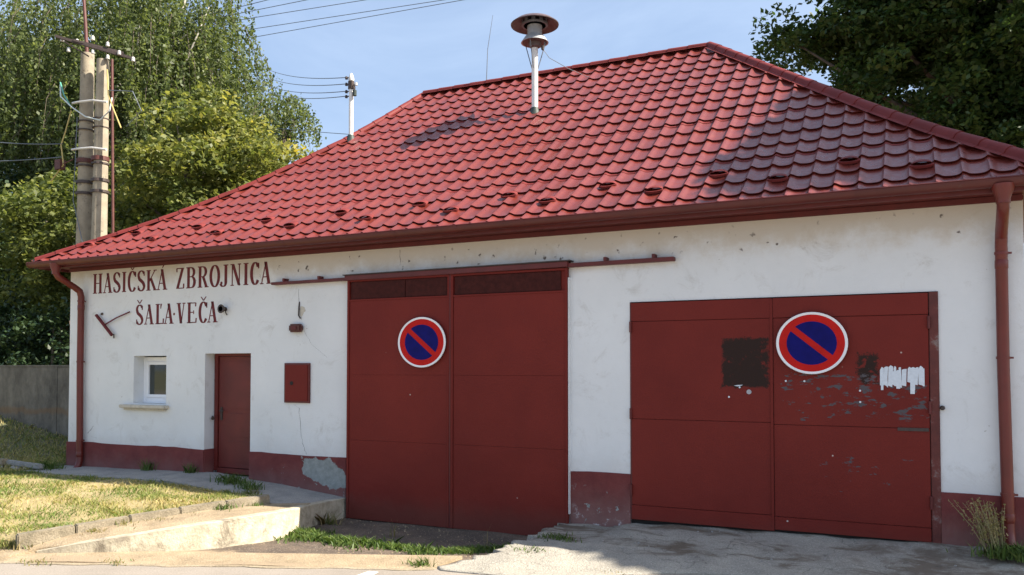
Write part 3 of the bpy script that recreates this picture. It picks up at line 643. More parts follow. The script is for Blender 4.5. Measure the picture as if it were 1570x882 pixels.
# wide double gate in its opening
wg = MB(); wg.box(GX0, GX1, .03, .10, GZ0-.05, GZ1); wg = wg.build('double_gate', 'dark', B)
gm = -1.509
for (xa, xb, zb0, sm_) in ((GX0+.022, gm-.006, .245, (.43, 1.535, 2.79)), (gm+.006, .165, .262, (.42, 1.515, 2.79))):
    ed = [zb0, *sm_, GZ1-.012]
    for q in range(4):
        y0 = -.030 if q in (0, 3) else -.022
        MB().box(xa, xb, y0+random.uniform(-.002, .002), .03, ed[q]+.002, ed[q+1]-.002).build('gate_panel', 'wgate', wg, bevel=.004)
for z in (1.515,):
    MB().box(-.16, .155, -.034, -.02, z-.03, z+.006).build('gate_gap', 'iron', wg)
bt = MB(); bt.box(gm-.03, gm+.004, -.036, -.028, .25, 3.02); bt.build('cover_strip', 'wgate', wg, bevel=.003)
MB().box(.172, GX1, -.024, .05, .24, GZ1-.004).build('gate_post', simple('weathered_post_paint', (.11, .022, .017), .7, .3, 5, bmp=.3, dirt=((.20, .15, .14), 5, .54)), wg, bevel=.005)
MB().box(GX0, GX0+.020, -.012, .05, .24, GZ1-.004).build('gate_post', 'trim', wg)
for x, zs_ in ((GX0+.015, (.62, 1.60, 2.72)), (.17, (.7, 1.75, 2.7))):
    for z in zs_:
        MB().tube([(x, -.04, z-.07), (x, -.04, z+.07)], .016, 8).build('gate_hinge', 'trim', wg)
MB().lathe([(.018, -.05), (.026, -.03), (.026, .0)], (.292, 0, 1.75), 12, 'y').build('door_stop', 'iron', B)
# torn paper left on the gate
def jag(x0, x1, z0, z1, nn, amp):
    top = [(lerp(x0, x1, i/nn), z1 - random.choice([.1, .3, .5, 1])*random.uniform(0, amp*.9)) for i in range(nn+1)]
    bot = [(lerp(x1, x0, i/nn), z0 + random.choice([0, .1, .2, .4, .9])*random.uniform(0, amp)) for i in range(nn+1)]
    return bot[::-1], top
pm = MB(); x = -.335; q = 0
while x < .10:
    wd = random.uniform(.012, .05); z1 = 2.205-random.choice([0, .01, .03, .05])*random.uniform(.4, 1); z0 = 1.985-random.choice([-.05, -.02, 0, .015, .05])*random.uniform(.3, 1); sl_ = random.uniform(-.012, .012)
    pm.prism([(x, z0+random.uniform(0, .02)), (x+wd, z0), (x+wd+sl_+.004, z1), (x+sl_+wd*.5, z1+random.uniform(-.005, .02)), (x+sl_, z1-random.uniform(0, .02))], -.0275-.0004*(q % 3), -.020); x += wd*.93 if random.random() < .9 else wd*1.25; q += 1
pm.box(-.025, .02, -.028, -.0262, 1.90, 2.02); pm.box(-.325, -.30, -.028, -.0262, 1.94, 2.03)
pm.build('paper_remnant', 'paper', wg)
for x, z in ((-1.36, 2.035), (-1.15, 2.035), (-.545, 1.93), (-.545, 1.80), (-2.03, 1.835), (-1.90, 1.955)):
    MB().lathe([(.012, -.0275), (.012, -.024)], (x, 0, z), 7, 'y').build('paper_scrap', 'paper', wg)
MB().add([(-1.97, -.0275, 1.975), (-1.93, -.0275, 1.965), (-1.88, -.0275, 1.975), (-1.86, -.0275, 1.985), (-1.92, -.0275, 1.982)], [(0, 1, 2, 3, 4)]).build('paper_scrap', 'paper', wg)
MB().lathe([(.030, -.0275), (.030, -.024)], (-1.79, 0, 1.90), 9, 'y').build('paper_scrap', simple('grey_scrap', (.35, .36, .38), .8), wg)

# cracks in the plaster
def crack(pts, wid=.006):
    mb = MB(); P = []
    for i in range(len(pts)-1):
        for q in range(5):
            t = q/5; P.append((lerp(pts[i][0], pts[i+1][0], t)+random.uniform(-.012, .012), lerp(pts[i][1], pts[i+1][1], t)))
    P.append(pts[-1])
    for i in range(len(P)-1):
        w0 = wid*random.uniform(.4, 1)/2
        mb.add([(P[i][0]-w0, -.0016, P[i][1]), (P[i][0]+w0, -.0016, P[i][1]), (P[i+1][0]+w0, -.0016, P[i+1][1]), (P[i+1][0]-w0, -.0016, P[i+1][1])], [(0, 1, 2, 3)])
    mb.build('plaster_crack', 'iron', B)
crack([(-8.85, 1.60), (-8.75, 1.55), (-8.72, 1.2), (-8.66, .95), (-8.60, .83)]); crack([(-8.78, 3.45), (-8.76, 3.2), (-8.72, 2.95)], .007)
crack([(-8.66, 2.78), (-8.5, 2.55), (-8.2, 2.35)], .004); crack([(-8.62, .90), (-8.2, .89), (-7.9, .875)], .006); crack([(-6.85, 3.95), (-6.86, 3.72)], .007); crack([(-9.6, 3.72), (-9.55, 3.62)], .006)
crack([(-13.7, .98), (-13.6, 1.06), (-13.55, 1.12)], .014); crack([(-13.62, .93), (-13.45, .90)], .012)

# ---------------------------------------------------------------- roof
U = [-.03, 1.6, 5.215]; ZU = [4.125-.021, 5.22, 8.05]
def zr(u): return ip(u, U, ZU) if u >= -.03 else ZU[0]+.69*(u+.03)
HLu = [-.03, .35, .685, 1.075, 1.53, 2.095, 2.795, 3.57, 4.43, 5.215]; HLx = [-14.56, -13.95, -13.32, -12.72, -12.16, -11.42, -10.76, -10.13, -9.71, -9.39]
XL = lambda u: ip(u, HLu, HLx)
XR = lambda u: 1.445 - 4.71*u/5.215
YR = 4.715
seglen = [0]
for i in range(len(U)-1): seglen.append(seglen[-1]+math.hypot(U[i+1]-U[i], ZU[i+1]-ZU[i]))
def pv(v):       # point on the slope at arc length v
    if v <= seglen[1]: t = v/seglen[1]; return lerp(U[0], U[1], t), lerp(ZU[0], ZU[1], t)
    t = (v-seglen[1])/(seglen[2]-seglen[1]); return lerp(U[1], U[2], t), lerp(ZU[1], ZU[2], t)
NR = 17; RL = seglen[-1]/(NR-.45); TW = .2555
def rv(i): return 0 if i <= 0 else min((i-.45)*RL, seglen[-1])     # the eaves course is cut short
# underlay: the closed hipped body beneath the tiles (also the side and rear slopes, in stepped courses)
rf = MB(); rings = []
for i in range(NR+1):
    for st_ in ((0,) if i == 0 else (0, 1)):
        u, z = pv(rv(i)); dz = .022 if (st_ == 1 or i == 0) else 0
        if i == NR and st_: continue
        rings.append((u, z, dz))
vs = []
for u, z, dz in rings:
    vs += [(XL(u)+.0, -.5+u, z-.03), (XR(u), -.5+u, z-.03), (XR(u), 9.93-u, z+dz-.005), (XL(u), 9.93-u, z+dz-.005), (XL(u)+.02, -.5+u+.02, z+dz-.008), (XR(u)-.02, -.5+u+.02, z+dz-.008)]
fs = []
for i in range(len(rings)-1):
    a = i*6; b_ = a+6
    fs += [(a, a+1, b_+1, b_), (a+5, a+2, b_+2, b_+5), (a+2, a+3, b_+3, b_+2), (a+3, a+4, b_+4, b_+3)]
roof = MB().add(vs, fs).build('roof', 'roof', B, recalc=False)
def tileprofile(nx=10):
    return [(t, .040*h) for t, h in ((0, 1), (.07, .90), (.16, .60), (.25, .26), (.33, .09), (.48, .0), (.64, .0), (.78, .09), (.88, .30), (.95, .62), (1, 1))]
def tile_geo():
    pr = tileprofile(); k = len(pr); vs = []
    for (v, base) in ((-.002, .028), (RL*.5, .014), (RL+.022, -.001)):
        for t, h in pr: vs.append((t*TW, v, h*(1. if v < .3 else 1.)+base))
    for t, h in pr: vs.append((t*TW, .030, h*.95-.010))
    fs = []
    for i in range(k-1):
        fs += [(i, i+1, k+i+1, k+i), (k+i, k+i+1, 2*k+i+1, 2*k+i), (3*k+i, 3*k+i+1, i+1, i)]
    return vs, fs
tv, tf = tile_geo()
tme = bpy.data.meshes.new('roof_tile'); tme.from_pydata(tv, [], tf)
tme.polygons.foreach_set('use_smooth', [f[0] < f[2] and True for f in tf]); tme.materials.append(M['roof'])
sharp = tme.attributes.new('sharp_edge', 'BOOLEAN', 'EDGE'); kk = len(tileprofile())
sharp.data.foreach_set('value', [e.vertices[0] < kk and e.vertices[1] < kk for e in tme.edges])
cams = Vector((0, -10.3, 2.2)); tiles = []
for i in range(NR):
    u0, z0 = pv(rv(i)); u1, z1 = pv(rv(i+1)); ang = math.atan2(z1-z0, u1-u0)
    j0 = int(math.floor((XL(u0)+.004)/TW))-1; j1 = int(math.ceil((XR(u0)+.004)/TW))+1
    for j in range(j0, j1):
        x = -.004 + j*TW; full = x > max(XL(u0), XL(u1)) and x+TW < min(XR(u0), XR(u1))
        if x+TW < XL(u0) or x > XR(u0): continue
        mtx = Matrix.Translation((x, -.5+u0, z0)) @ Matrix.Rotation(ang, 4, 'X') @ Matrix.Diagonal((1, .55 if i == 0 else 1, 1, 1))
        tiles.append(((Vector((x, -.5+u0, z0))-cams).length, mtx, full, u0, u1, i, j))
tiles.sort(key=lambda q: q[0] + (0 if q[6]*TW < 1.15 else 5))
cnt = 0; rest = MB()
for d, mtx, full, u0, u1, i, j in tiles:
    jit = Matrix.Rotation(random.uniform(-.006, .006), 4, 'Y') @ Matrix.Rotation(random.uniform(-.006, .006), 4, 'X')
    me = tme
    if not full:
        bm = bmesh.new(); bm.from_mesh(tme); bm.transform(mtx)
        for X_, s in ((XL, 1), (XR, -1)):
            a = Vector((X_(u0), -.5+u0, 0)); b_ = Vector((X_(u1), -.5+u1, 0)); t = b_-a; nn = Vector((-t.y, t.x, 0)).normalized()
            if nn.x*s > 0: nn = -nn
            bmesh.ops.bisect_plane(bm, geom=bm.verts[:]+bm.edges[:]+bm.faces[:], plane_co=a, plane_no=nn, clear_outer=True)
        if len(bm.faces) == 0: bm.free(); continue
        bm.transform(mtx.inverted()); me = bpy.data.meshes.new('roof_tile'); bm.to_mesh(me); bm.free(); me.materials.clear() if False else None
        if not me.materials: me.materials.append(M['roof'])
    if cnt < 299:
        o = bpy.data.objects.new('roof_tile', me); C.objects.link(o); o.parent = roof; o.matrix_local = mtx @ jit; cnt += 1
    else:
        mj = mtx @ jit
        rest.add([tuple(mj @ v.co) for v in me.vertices], [tuple(p.vertices) for p in me.polygons])
o = rest.build('roof_tile_field', 'roof', roof, recalc=False, kind='stuff'); o.data.polygons.foreach_set('use_smooth', [True]*len(o.data.polygons)); o.data.set_sharp_from_angle(angle=R(50))
for row in (4, 8, 12):
    u, z = pv(rv(row)-.075); ang = math.atan2(ZU[2]-ZU[1], U[2]-U[1]) if u > 1.6 else math.atan2(ZU[1]-ZU[0], U[1]-U[0]); pr = tileprofile()
    j0 = int(math.ceil((XL(u)+.3)/TW)); j1 = int(math.floor((XR(u)-.1)/TW)); vs = []; mt_ = Matrix.Translation((0, -.5+u, z)) @ Matrix.Rotation(ang, 4, 'X')
    for j in range(j0, j1):
        for t, h in pr[:-1]:
            for v, e in ((-.004, .006), (.0, .0075), (.05, .004)): vs.append(tuple(mt_ @ Vector((-.004+(j+t)*TW, v, h+e+.0035))))
    k = len(vs)//3
    MB().add(vs, [(i*3+q, (i+1)*3+q, (i+1)*3+q+1, i*3+q+1) for i in range(k-1) for q in range(2)]).build('sheet_lap', 'cap', roof, smooth='auto', recalc=False)
# ridge and hip caps
def capline(pts, name, r=.075, pitch=.38):
    P = [Vector(p) for p in pts]; L_ = [0]
    for i in range(len(P)-1): L_.append(L_[-1]+(P[i+1]-P[i]).length)
    def pt(s):
        for i in range(len(P)-1):
            if s <= L_[i+1] or i == len(P)-2: return P[i].lerp(P[i+1], (s-L_[i])/(L_[i+1]-L_[i]))
    nseg = int(L_[-1]/pitch)
    for q in range(nseg):
        a = pt(L_[-1]*q/nseg); b_ = pt(min(L_[-1], L_[-1]*(q+1)/nseg+.02)); t = (b_-a).normalized()
        side = t.cross(Vector((0, 0, 1))).normalized(); up = side.cross(t)
        vs = []; rr = (r+.007, r-.004)
        for p, rad in ((a, rr[0]), (b_, rr[1])):
            vs += [p + side*(rad+.05) - up*.035, p + side*rad*1.02 - up*.01]
            for k in range(1, 8): an = PI*k/8; vs.append(p + side*math.cos(an)*rad + up*math.sin(an)*rad*.85)
            vs += [p - side*rad*1.02 - up*.01, p - side*(rad+.05) - up*.035]
        m_ = len(vs)//2
        fs = [(i, i+1, m_+i+1, m_+i) for i in range(m_-1)] + [tuple(range(m_))[::-1]]
        MB().add(vs, fs).build(name, 'cap', roof, smooth='auto')
capline([(XL(5.215), YR, 8.09), (XR(5.215), YR, 8.09)], 'ridge_cap')
hl = [(XL(u), -.5+u, zr(u)+.045) for u in [-.0, .35, .685, 1.075, 1.53, 2.095, 2.795, 3.57, 4.43, 5.215]]
hr = [(XR(u), -.5+u, zr(u)+.045) for u in np.linspace(0, 5.215, 9)]
capline(hl, 'hip_cap', .06); capline(hr, 'hip_cap', .085)
capline([(p[0], 9.43-p[1], p[2]) for p in hl], 'hip_cap', .06, .8); capline([(p[0], 9.43-p[1], p[2]) for p in hr], 'hip_cap', .075, .8)
# snow guards on the lower courses
sgm = MB(); vs = []; n2 = 9; W2 = .12
for k in range(n2):       # small open hood: mouth looks down the slope
    a = PI*k/(n2-1); x = -math.cos(a)*W2
    vs += [(x, 0, .002+.062*math.sin(a)**.6), (x*.85, .10, .002+.045*math.sin(a)), (x*.6, .15, .0), (x*.90, .012, .002+.050*math.sin(a)**.6)]
fs = []
for k in range(n2-1):
    a = k*4; b_ = a+4; fs += [(a, b_, b_+1, a+1), (a+1, b_+1, b_+2, a+2), (a, a+3, b_+3, b_)]
sgm.add(vs, fs)
lip = [(W2*1.05*math.cos(PI+PI*k/8), .0-.035*math.sin(PI*k/8)) for k in range(9)]; lip = [(x, y*1.5) for x, y in lip]
lv = []
for x, y in lip: lv += [(x, y, .0), (x, y, .03), (x*.86, y+.016, .03)]
sgm.add(lv, [(k*3, k*3+3, k*3+4, k*3+1) for k in range(8)] + [(k*3+1, k*3+4, k*3+5, k*3+2) for k in range(8)])
sgl = [(.505, .123), (.71, -.645), (.44, -1.421), (.74, -2.18), (.4, -2.936), (.65, -3.654), (.37, -4.419), (.63, -5.137), (.38, -5.93), (.635, -6.631), (.365, -7.421), (.61, -8.087), (.34, -8.887), (.615, -9.614), (.39, -10.47), (.68, -11.184), (.435, -12.018), (.685, -12.7), (.455, -13.623)]
first = None
for q, (u, x) in enumerate(sgl):
    u = .40 if u < .56 else .68; ang = math.atan2(ZU[1]-ZU[0], U[1]-U[0])
    if first is None:
        first = sgm.build('snow_guard', 'cap', roof, smooth='auto', recalc=False); o = first
    else: o = first.copy(); C.objects.link(o); o.parent = roof
    o.matrix_local = Matrix.Translation((x, -.5+u, zr(u)+.036)) @ Matrix.Rotation(ang, 4, 'X')
# eaves: soffit, fascia, gutter
sf = MB(); sf.box(-14.50, 1.40, -.44, 0, 4.055, 4.072); sf.box(-14.50, XW0, 0, 9.87, 4.055, 4.072); sf.box(XW1, 1.40, 0, 9.87, 4.055, 4.072); sf.box(XW0, XW1, YB, 9.87, 4.055, 4.072)
sf.build('soffit', 'trim', B)
fa = MB(); fa.box(-14.52, 1.41, -.462, -.442, 4.01, 4.13); fa.box(-14.52, -14.50, -.44, 9.87, 4.01, 4.13); fa.box(1.402, 1.422, -.44, 9.87, 4.01, 4.13); fa.box(-14.5, 1.4, 9.872, 9.89, 4.01, 4.13)
fa.build('fascia', 'trim', B)
fb = MB(); fb.box(-14.235, 1.088, -.045, -.001, 3.985, 4.053); fb.build('wall_plate', 'trim', B, bevel=.008)
def gutter(p0, p1, out, parent):
    p0, p1, out = Vector(p0), Vector(p1), Vector(out); r = .072; vs = []; N = 9
    for p in (p0, p1):
        for k in range(N+1):
            a = PI*k/N; vs.append(p - out*r*math.cos(a)*1. - Vector((0, 0, r*1.15*math.sin(a))))
        vs.append(p + out*(r+.012) + Vector((0, 0, .006))); vs.append(p + out*(r+.006) + Vector((0, 0, .016)))
        for k in range(N+1):
            a = PI-PI*k/N; vs.append(p - out*(r-.006)*math.cos(a) - Vector((0, 0, (r-.006)*1.15*math.sin(a))))
    m_ = len(vs)//2
    fs = [(i, i+1, m_+i+1, m_+i) for i in range(m_-1)] + [(m_-1, 0, m_, 2*m_-1)] + [tuple(range(m_)), tuple(range(2*m_-1, m_-1, -1))]
    g_ = MB().add(vs, fs).build('gutter', 'gutter', parent, smooth='auto')
    L_ = (p1-p0).length; nb_ = int(L_/.95)
    for q in range(nb_+1):
        c_ = p0.lerp(p1, q/nb_); mb = MB(); vs = []
        t = (p1-p0).normalized()*.014
        for p in (c_-t, c_+t):
            for k in range(N+1):
                a = PI*k/N; vs.append(p - out*(r+.004)*math.cos(a) - Vector((0, 0, (r+.0035)*1.15*math.sin(a))))
            for k in range(N+1):
                a = PI-PI*k/N; vs.append(p - out*(r+.001)*math.cos(a) - Vector((0, 0, (r+.0005)*1.15*math.sin(a))))
        m_ = len(vs)//2
        mb.add(vs, [(i, i+1, m_+i+1, m_+i) for i in range(m_-1)]+[(m_-1, 0, m_, 2*m_-1)]).build('gutter_clip', 'gutter', g_)
    return g_
gz = 4.128
gutter((-14.62, -.545, gz-.02), (1.50, -.545, gz), (0, -1, 0), B)
gutter((-14.60, -.47, gz-.02), (-14.60, 9.9, gz-.02), (-1, 0, 0), B); gutter((1.49, -.47, gz), (1.49, 9.9, gz), (1, 0, 0), B)
def downpipe(x, xg, xbot, r, parent, zb):
    y = -.09
    pts = [(xg, -.545, 4.03), (xg, -.535, 3.90), (lerp(xg, x, .15), -.50, 3.83), (lerp(xg, x, .75), -.20, 3.66), (x, -.12, 3.60), (x, y, 3.50), (x, y, 2.2), (xbot, y, .62)]
    pts += [(xbot, y, zb+.16), (xbot+.004, y-.03, zb+.06), (xbot+.01, y-.09, zb)]
    P = [Vector(p) for p in pts]; sm = []
    for i in range(len(P)-1):
        for q in range(3 if i < 5 else 1): sm.append(P[i].lerp(P[i+1], q/3 if i < 5 else 0))
    sm.append(P[-1])
    d_ = MB().tube(sm, r, 16, cap=False).build('downpipe', 'pipe', parent, smooth='auto')
    MB().lathe([(r*1.75, 4.075), (r*1.7, 4.03), (r*1.12, 3.93), (r*1.1, 3.88)], (xg, -.545, 0), 18).build('outlet_funnel', 'pipe', d_, smooth='auto')
    for z in (3.42, 2.3, .85):
        xx = lerp(x, xbot, max(0, min(1, (2.2-z)/1.6)))
        c_ = MB(); c_.lathe([(r*1.0, z-.014), (r*1.13, z-.014), (r*1.13, z+.014), (r*1.0, z+.014)], (xx, y, 0), 16); c_.box(xx-.012, xx+.012, y+r*.9, -.001, z-.012, z+.012); c_.box(xx+r*1.1, xx+r*1.1+.03, y-.012, y+.012, z-.010, z+.010)
        c_.build('pipe_clamp', 'pipe', d_)
    for z in (3.30, .60):
        MB().lathe([(r*1.001, z-.05), (r*1.08, z-.04), (r*1.08, z+.04), (r*1.001, z+.05)], (lerp(x, xbot, 1 if z < 1 else 0), y, 0), 16).build('pipe_socket', 'pipe', d_, smooth='auto')
downpipe(.873, .86, .893, .060, B, .30)
downpipe(-13.82, -13.90, -13.79, .058, B, .33)
settle(B)

# ---------------------------------------------------------------- things fixed to the house
def signdisc(x, z, rx, rz, y, label):
    t = thing('no_parking_sign', label, 'road sign', 'round no-parking signs on the gates', (x, y, z))
    k = rx/rz
    def disc(r0, d0, d1, name, mt, n=56):
        MB().lathe([(r0*rz, d1), (r0*rz, d0)], (0, 0, 0), n, 'y', sx=k).build(name, mt, t)
    rim = MB().lathe([(rz*.90, .006), (rz*.985, .006), (rz, .0), (rz, -.012), (rz*.985, -.016), (rz*.93, -.012), (rz*.90, -.008)], (0, 0, 0), 56, 'y', sx=k); rim.build('white_rim', 'signwhite', t, smooth='auto')
    disc(.925, -.011, -.002, 'red_ring', 'signred'); 
    # blue field in two halves either side of the red bar
    rb = .70*rz; hw = .095*rz; an = R(-42)
    for s in (-1, 1):
        pts = []
        a0 = math.asin(hw/rb)
        for q in range(25):
            a = lerp(a0, PI-a0, q/24); px, pz = rb*math.cos(a), s*rb*math.sin(a)
            X_, Z_ = px*math.cos(an)-pz*math.sin(an), px*math.sin(an)+pz*math.cos(an); pts.append((X_*k, Z_))
        MB().prism(pts, -.0125, -.005).build('blue_field', 'signblue', t)
    MB().box(-.02, .02, .004, .05, -.2, .2).build('sign_clamp', 'galv', t)
    return t
x, z = sc(-6.47, 2.565, -.12); signdisc(x, z, .405, .366, -.125, 'smaller-looking round no-parking sign on the left leaf of the tall sliding gate')
x, z = sc(-1.068, 2.484, -.07); signdisc(x, z, .398, .364, -.075, 'round no-parking sign on the wide worn gate, beside the black paint patch')
# flag bracket on the wall
t = thing('flag_bracket', 'dark red iron flag bracket with a thin rod on the white wall under the lettering', 'bracket', loc=(-13.22, 0, 2.98))
a = MB(); a.tube([(-.235, -.05, .175), (.20, -.06, -.20)], .028, 8); a.build('bracket_tube', 'letters', t, smooth='auto')
MB().tube([(0, -.04, .0), (.30, -.05, .11), (.62, -.03, .21)], .012, 6).build('bracket_rod', 'letters', t)
a = MB(); a.tube([(.16, .0, -.19), (.24, -.05, -.19), (.245, -.05, -.26)], .012, 6); a.tube([(-.13, .0, .20), (-.12, -.03, .19)], .022, 6); a.build('bracket_hook', 'iron', t)
# round bell lamp at the end of the lettering
t = thing('wall_lamp', 'small dark bell-shaped lamp on the wall at the end of the second line of lettering', 'lamp', loc=(-10.33, 0, 3.17))
MB().lathe([(.035, .0), (.035, -.02), (.02, -.03), (.05, -.06), (.075, -.11), (.070, -.115)], (0, 0, 0), 18, 'y').build('lamp_shade', 'iron', t, smooth='auto')
MB().lathe([(.045, -.115), (.05, -.10), (.02, -.08)], (0, 0, 0), 14, 'y').build('lamp_glass', 'sirengrey', t)
MB().tube([(0, -.01, 0), (.03, -.03, -.06), (.035, -.004, -.10)], .008, 6).build('lamp_cable', 'iron', t)
# alarm box
t = thing('alarm_box', 'small dark red alarm box on the white wall above the meter cabinet', 'alarm', loc=(-8.79, 0, 2.82))
MB().box(-.125, .125, -.09, 0, -.065, .065).build('box_body', 'rustpaint', t, bevel=.025)
MB().box(-.05, .05, -.102, -.088, -.03, .03).build('box_lens', 'trim', t, bevel=.006)
pt = thing('broken_plaster_hole', 'small broken hole with a rusty hook in the plaster above the alarm box', 'hook', loc=(-8.72, 0, 3.12))
MB().tube([(-.04, .0, .12), (-.035, -.02, .02), (-.03, -.03, -.10), (.0, -.02, -.15)], .012, 6).build('hook_iron', 'iron', pt)
MB().prism([(-.03, -.10), (.01, -.12), (.05, -.05), (.085, -.03), (.06, .03), (.01, .05), (-.02, .04)], -.004, .001).build('plaster_patch', 'sill', pt)
# lamp on the corner
t = thing('corner_light', 'small amber lamp sticking out from the left side wall', 'lamp', loc=(-14.26, .12, 3.05))
MB().lathe([(.03, -.06), (.06, -.04), (.065, .02), (.04, .06)], (-.06, 0, 0), 14).build('lamp_lens', 'amber', t, smooth='auto')
MB().box(-.03, .01, -.03, .03, .03, .08).build('lamp_base', 'iron', t)

# siren on the roof
su = 3.6; sx_, sy_, sz_ = -6.05, 3.1, zr(3.6)
t = thing('fire_siren', 'mushroom-shaped fire siren on a pale pole through the roof', 'siren', loc=(sx_, sy_, sz_))
H = 8.39-sz_
MB().tube([(0, 0, -.1), (0, 0, H-.35)], .057, 16).build('pole', 'whitepole', t, smooth='auto')
MB().lathe([(.11, -.06), (.085, .0), (.070, .05), (.062, .08)], (0, 0, 0), 18).build('roof_boot', 'rubber', t, smooth='auto')
MB().lathe([(.02, H+.135), (.18, H+.115), (.34, H+.055), (.435, H-.015), (.432, H-.028), (.34, H+.030), (.18, H+.07), (.02, H+.08)], (0, 0, 0), 40).build('siren_hood', 'sirenunder', t, smooth='auto')
MB().lathe([(.235, H-.035), (.24, H-.02), (.24, H-.005), (.22, H-.002), (.2, H-.035)], (0, 0, 0), 32).build('turbine_ring', 'sirengrey', t, smooth='auto')
MB().lathe([(.15, H-.035), (.15, H+.06)], (0, 0, 0), 24).build('turbine_core', 'dark', t)
for k in range(10):
    a = 2*PI*k/10; ca, sa = math.cos(a), math.sin(a); m_ = MB()
    m_.box(-.035, .035, -.006, .006, H-.01, H+.065)
    m_.v = [(v[1]*ca*1 - v[0]*sa + .225*ca, v[1]*sa + v[0]*ca + .225*sa, v[2]) for v in m_.v]; m_.build('turbine_vane', 'sirengrey', t)
MB().lathe([(.135, H-.04), (.135, H-.05), (.13, H-.20), (.15, H-.235)], (0, 0, 0), 28).build('motor_housing', 'galv', t, smooth='auto')
MB().lathe([(.14, H-.21), (.175, H-.235), (.245, H-.335), (.25, H-.345), (.235, H-.345), (.10, H-.30), (.06, H-.36), (.055, H-.42)], (0, 0, 0), 32).build('lower_flange', 'galv', t, smooth='auto')
MB().lathe([(.225, H-.347), (.12, H-.35), (.10, H-.42), (.062, H-.44)], (0, 0, 0), 28).build('flange_underside', 'sirenunder', t, smooth='auto')
for a in (PI*.95, PI*.1, PI*1.5):
    MB().tube([(.20*math.cos(a), .20*math.sin(a), H-.34), (.055*math.cos(a), .055*math.sin(a), H-.82)], .009, 6).build('brace', 'sirengrey', t)
MB().tube([(.19, 0, H-.33), (.17, .02, H-.50), (.24, .1, H-.62), (.45, .5, H-.72), (.9, 1.5, H-.80)], .006, 5).build('cable', 'wire', t)
MB().box(.135, .175, -.03, .03, H-.50, H-.42).build('cable_box', 'iron', t, bevel=.006)
# service mast
sx_, sy_ = -10.087, 3.065; sz_ = zr(sy_+.5)
t = thing('service_mast', 'white electricity service mast near the left hip of the roof, with insulators at its top', 'mast', loc=(sx_, sy_, sz_))
MB().tube([(0, 0, -.1), (0, 0, 1.22)], .045, 14).build('pole', 'whitepole', t, smooth='auto')
MB().lathe([(.12, -.08), (.09, .02), (.06, .10)], (0, 0, 0), 16).build('roof_boot', 'rubber', t, smooth='auto')
MB().lathe([(.055, 1.20), (.06, 1.24), (.03, 1.34), (.01, 1.36)], (0, 0, 0), 14).build('mast_cap', 'ceramic', t, smooth='auto')
MB().box(-.05, .05, -.05, .05, 1.02, 1.20).build('mast_clamp', 'iron', t, bevel=.01)
for z, s in ((1.28, -1), (1.15, -1), (1.0, -1), (.90, -1), (1.12, 1)):
    a = MB(); a.tube([(.03*s, 0, z), (.12*s, 0, z)], .012, 6); a.tube([(.12*s, 0, z-.025), (.12*s, 0, z+.03)], [.03, .022], 10); a.build('insulator', 'iron' if s < 0 else 'ceramic', t)
MB().tube([(.06, 0, 1.14), (.11, -.02, 1.05), (.10, -.02, .98)], .01, 6).build('cable_loop', 'iron', t)
MB().tube([(.10, -.02, .99), (.10, -.02, .88)], .04, 10).build('cable_head', 'rubber', t)
# aerial
t = thing('whip_aerial', 'thin whip aerial standing on the roof ridge left of the siren', 'aerial', loc=(-7.886, 4.72, 8.1))
MB().tube([(0, 0, -.05), (.03, 0, .7), (.15, 0, 1.40)], [.010, .007, .004], 6).build('rod', 'wire', t)
MB().lathe([(.05, .0), (.03, .05), (.015, .06)], (0, 0, 0), 10).build('aerial_base', 'iron', t)

# ---------------------------------------------------------------- twin concrete utility pole
t = thing('utility_pole', 'twin round concrete utility pole with iron crossarms and white insulators', 'utility pole', loc=(-17.65, 3, .9))
def rel(x, y, z): return (x+17.65, y-3, z-.9)
def pole(xt, xb, y, zt, r0, r1): MB().tube([rel(xb, y, .5), rel(xb, y, 3.), rel(lerp(xb, xt, .6), y, 6), rel(xt, y, zt)], [r1, lerp(r1, r0, .3), lerp(r1, r0, .65), r0], 20).build('pole', 'polecon', t, smooth='auto')
pole(-17.91, -17.93, 3.0, 9.80, .150, .23); pole(-17.36, -17.43, 3.0, 9.56, .140, .22)
MB().tube([rel(-16.97, 2.95, .6), rel(-16.86, 2.95, 5.4), rel(-16.98, 2.95, 9.5)], .032, 10).build('conduit', 'rustpaint', t, smooth='auto')
MB().tube([rel(-17.93, 3, 9.75), rel(-18.0, 3, 10.5), rel(-18.13, 3, 11.6)], [.045, .04, .035], 10).build('top_tube', 'rustpaint', t, smooth='auto')
for z, mt, h in ((7.17, 'rustpaint', .05), (7.05, 'iron', .02), (6.65, 'iron', .035), (6.38, 'iron', .03), (8.13, 'iron', .012), (7.92, 'iron', .012)):
    for xc, r in ((-17.92, .175+(9.3-z)*.010), (-17.40, .165+(9.3-z)*.010)):
        MB().lathe([(r*.9, z-h), (r+.012, z-h), (r+.012, z+h), (r*.9, z+h)], rel(xc, 3, .9)[:2]+(-.9,), 20).build('pole_band', mt, t, smooth='auto')
def arm(a, b_, mt='iron', w_=.035, h=.05):
    a, b_ = Vector(rel(*a)), Vector(rel(*b_)); d = (b_-a).normalized(); s = d.cross(Vector((0, 0, 1))).normalized()*w_; u = Vector((0, 0, h))
    vs = [a-s-u, a+s-u, a+s+u, a-s+u, b_-s-u, b_+s-u, b_+s+u, b_-s+u]
    MB().add(vs, [(0,3,2,1),(4,5,6,7),(0,1,5,4),(1,2,6,5),(2,3,7,6),(3,0,4,7)]).build('crossarm', mt, t, bevel=.006)
def insul(x, y, z, s=1.):
    MB().lathe([(.02*s, 0), (.055*s, .01), (.062*s, .04), (.045*s, .05), (.055*s, .065), (.045*s, .10), (.02*s, .115)], rel(x, y, z), 14).build('insulator', 'ceramic', t, smooth='auto')
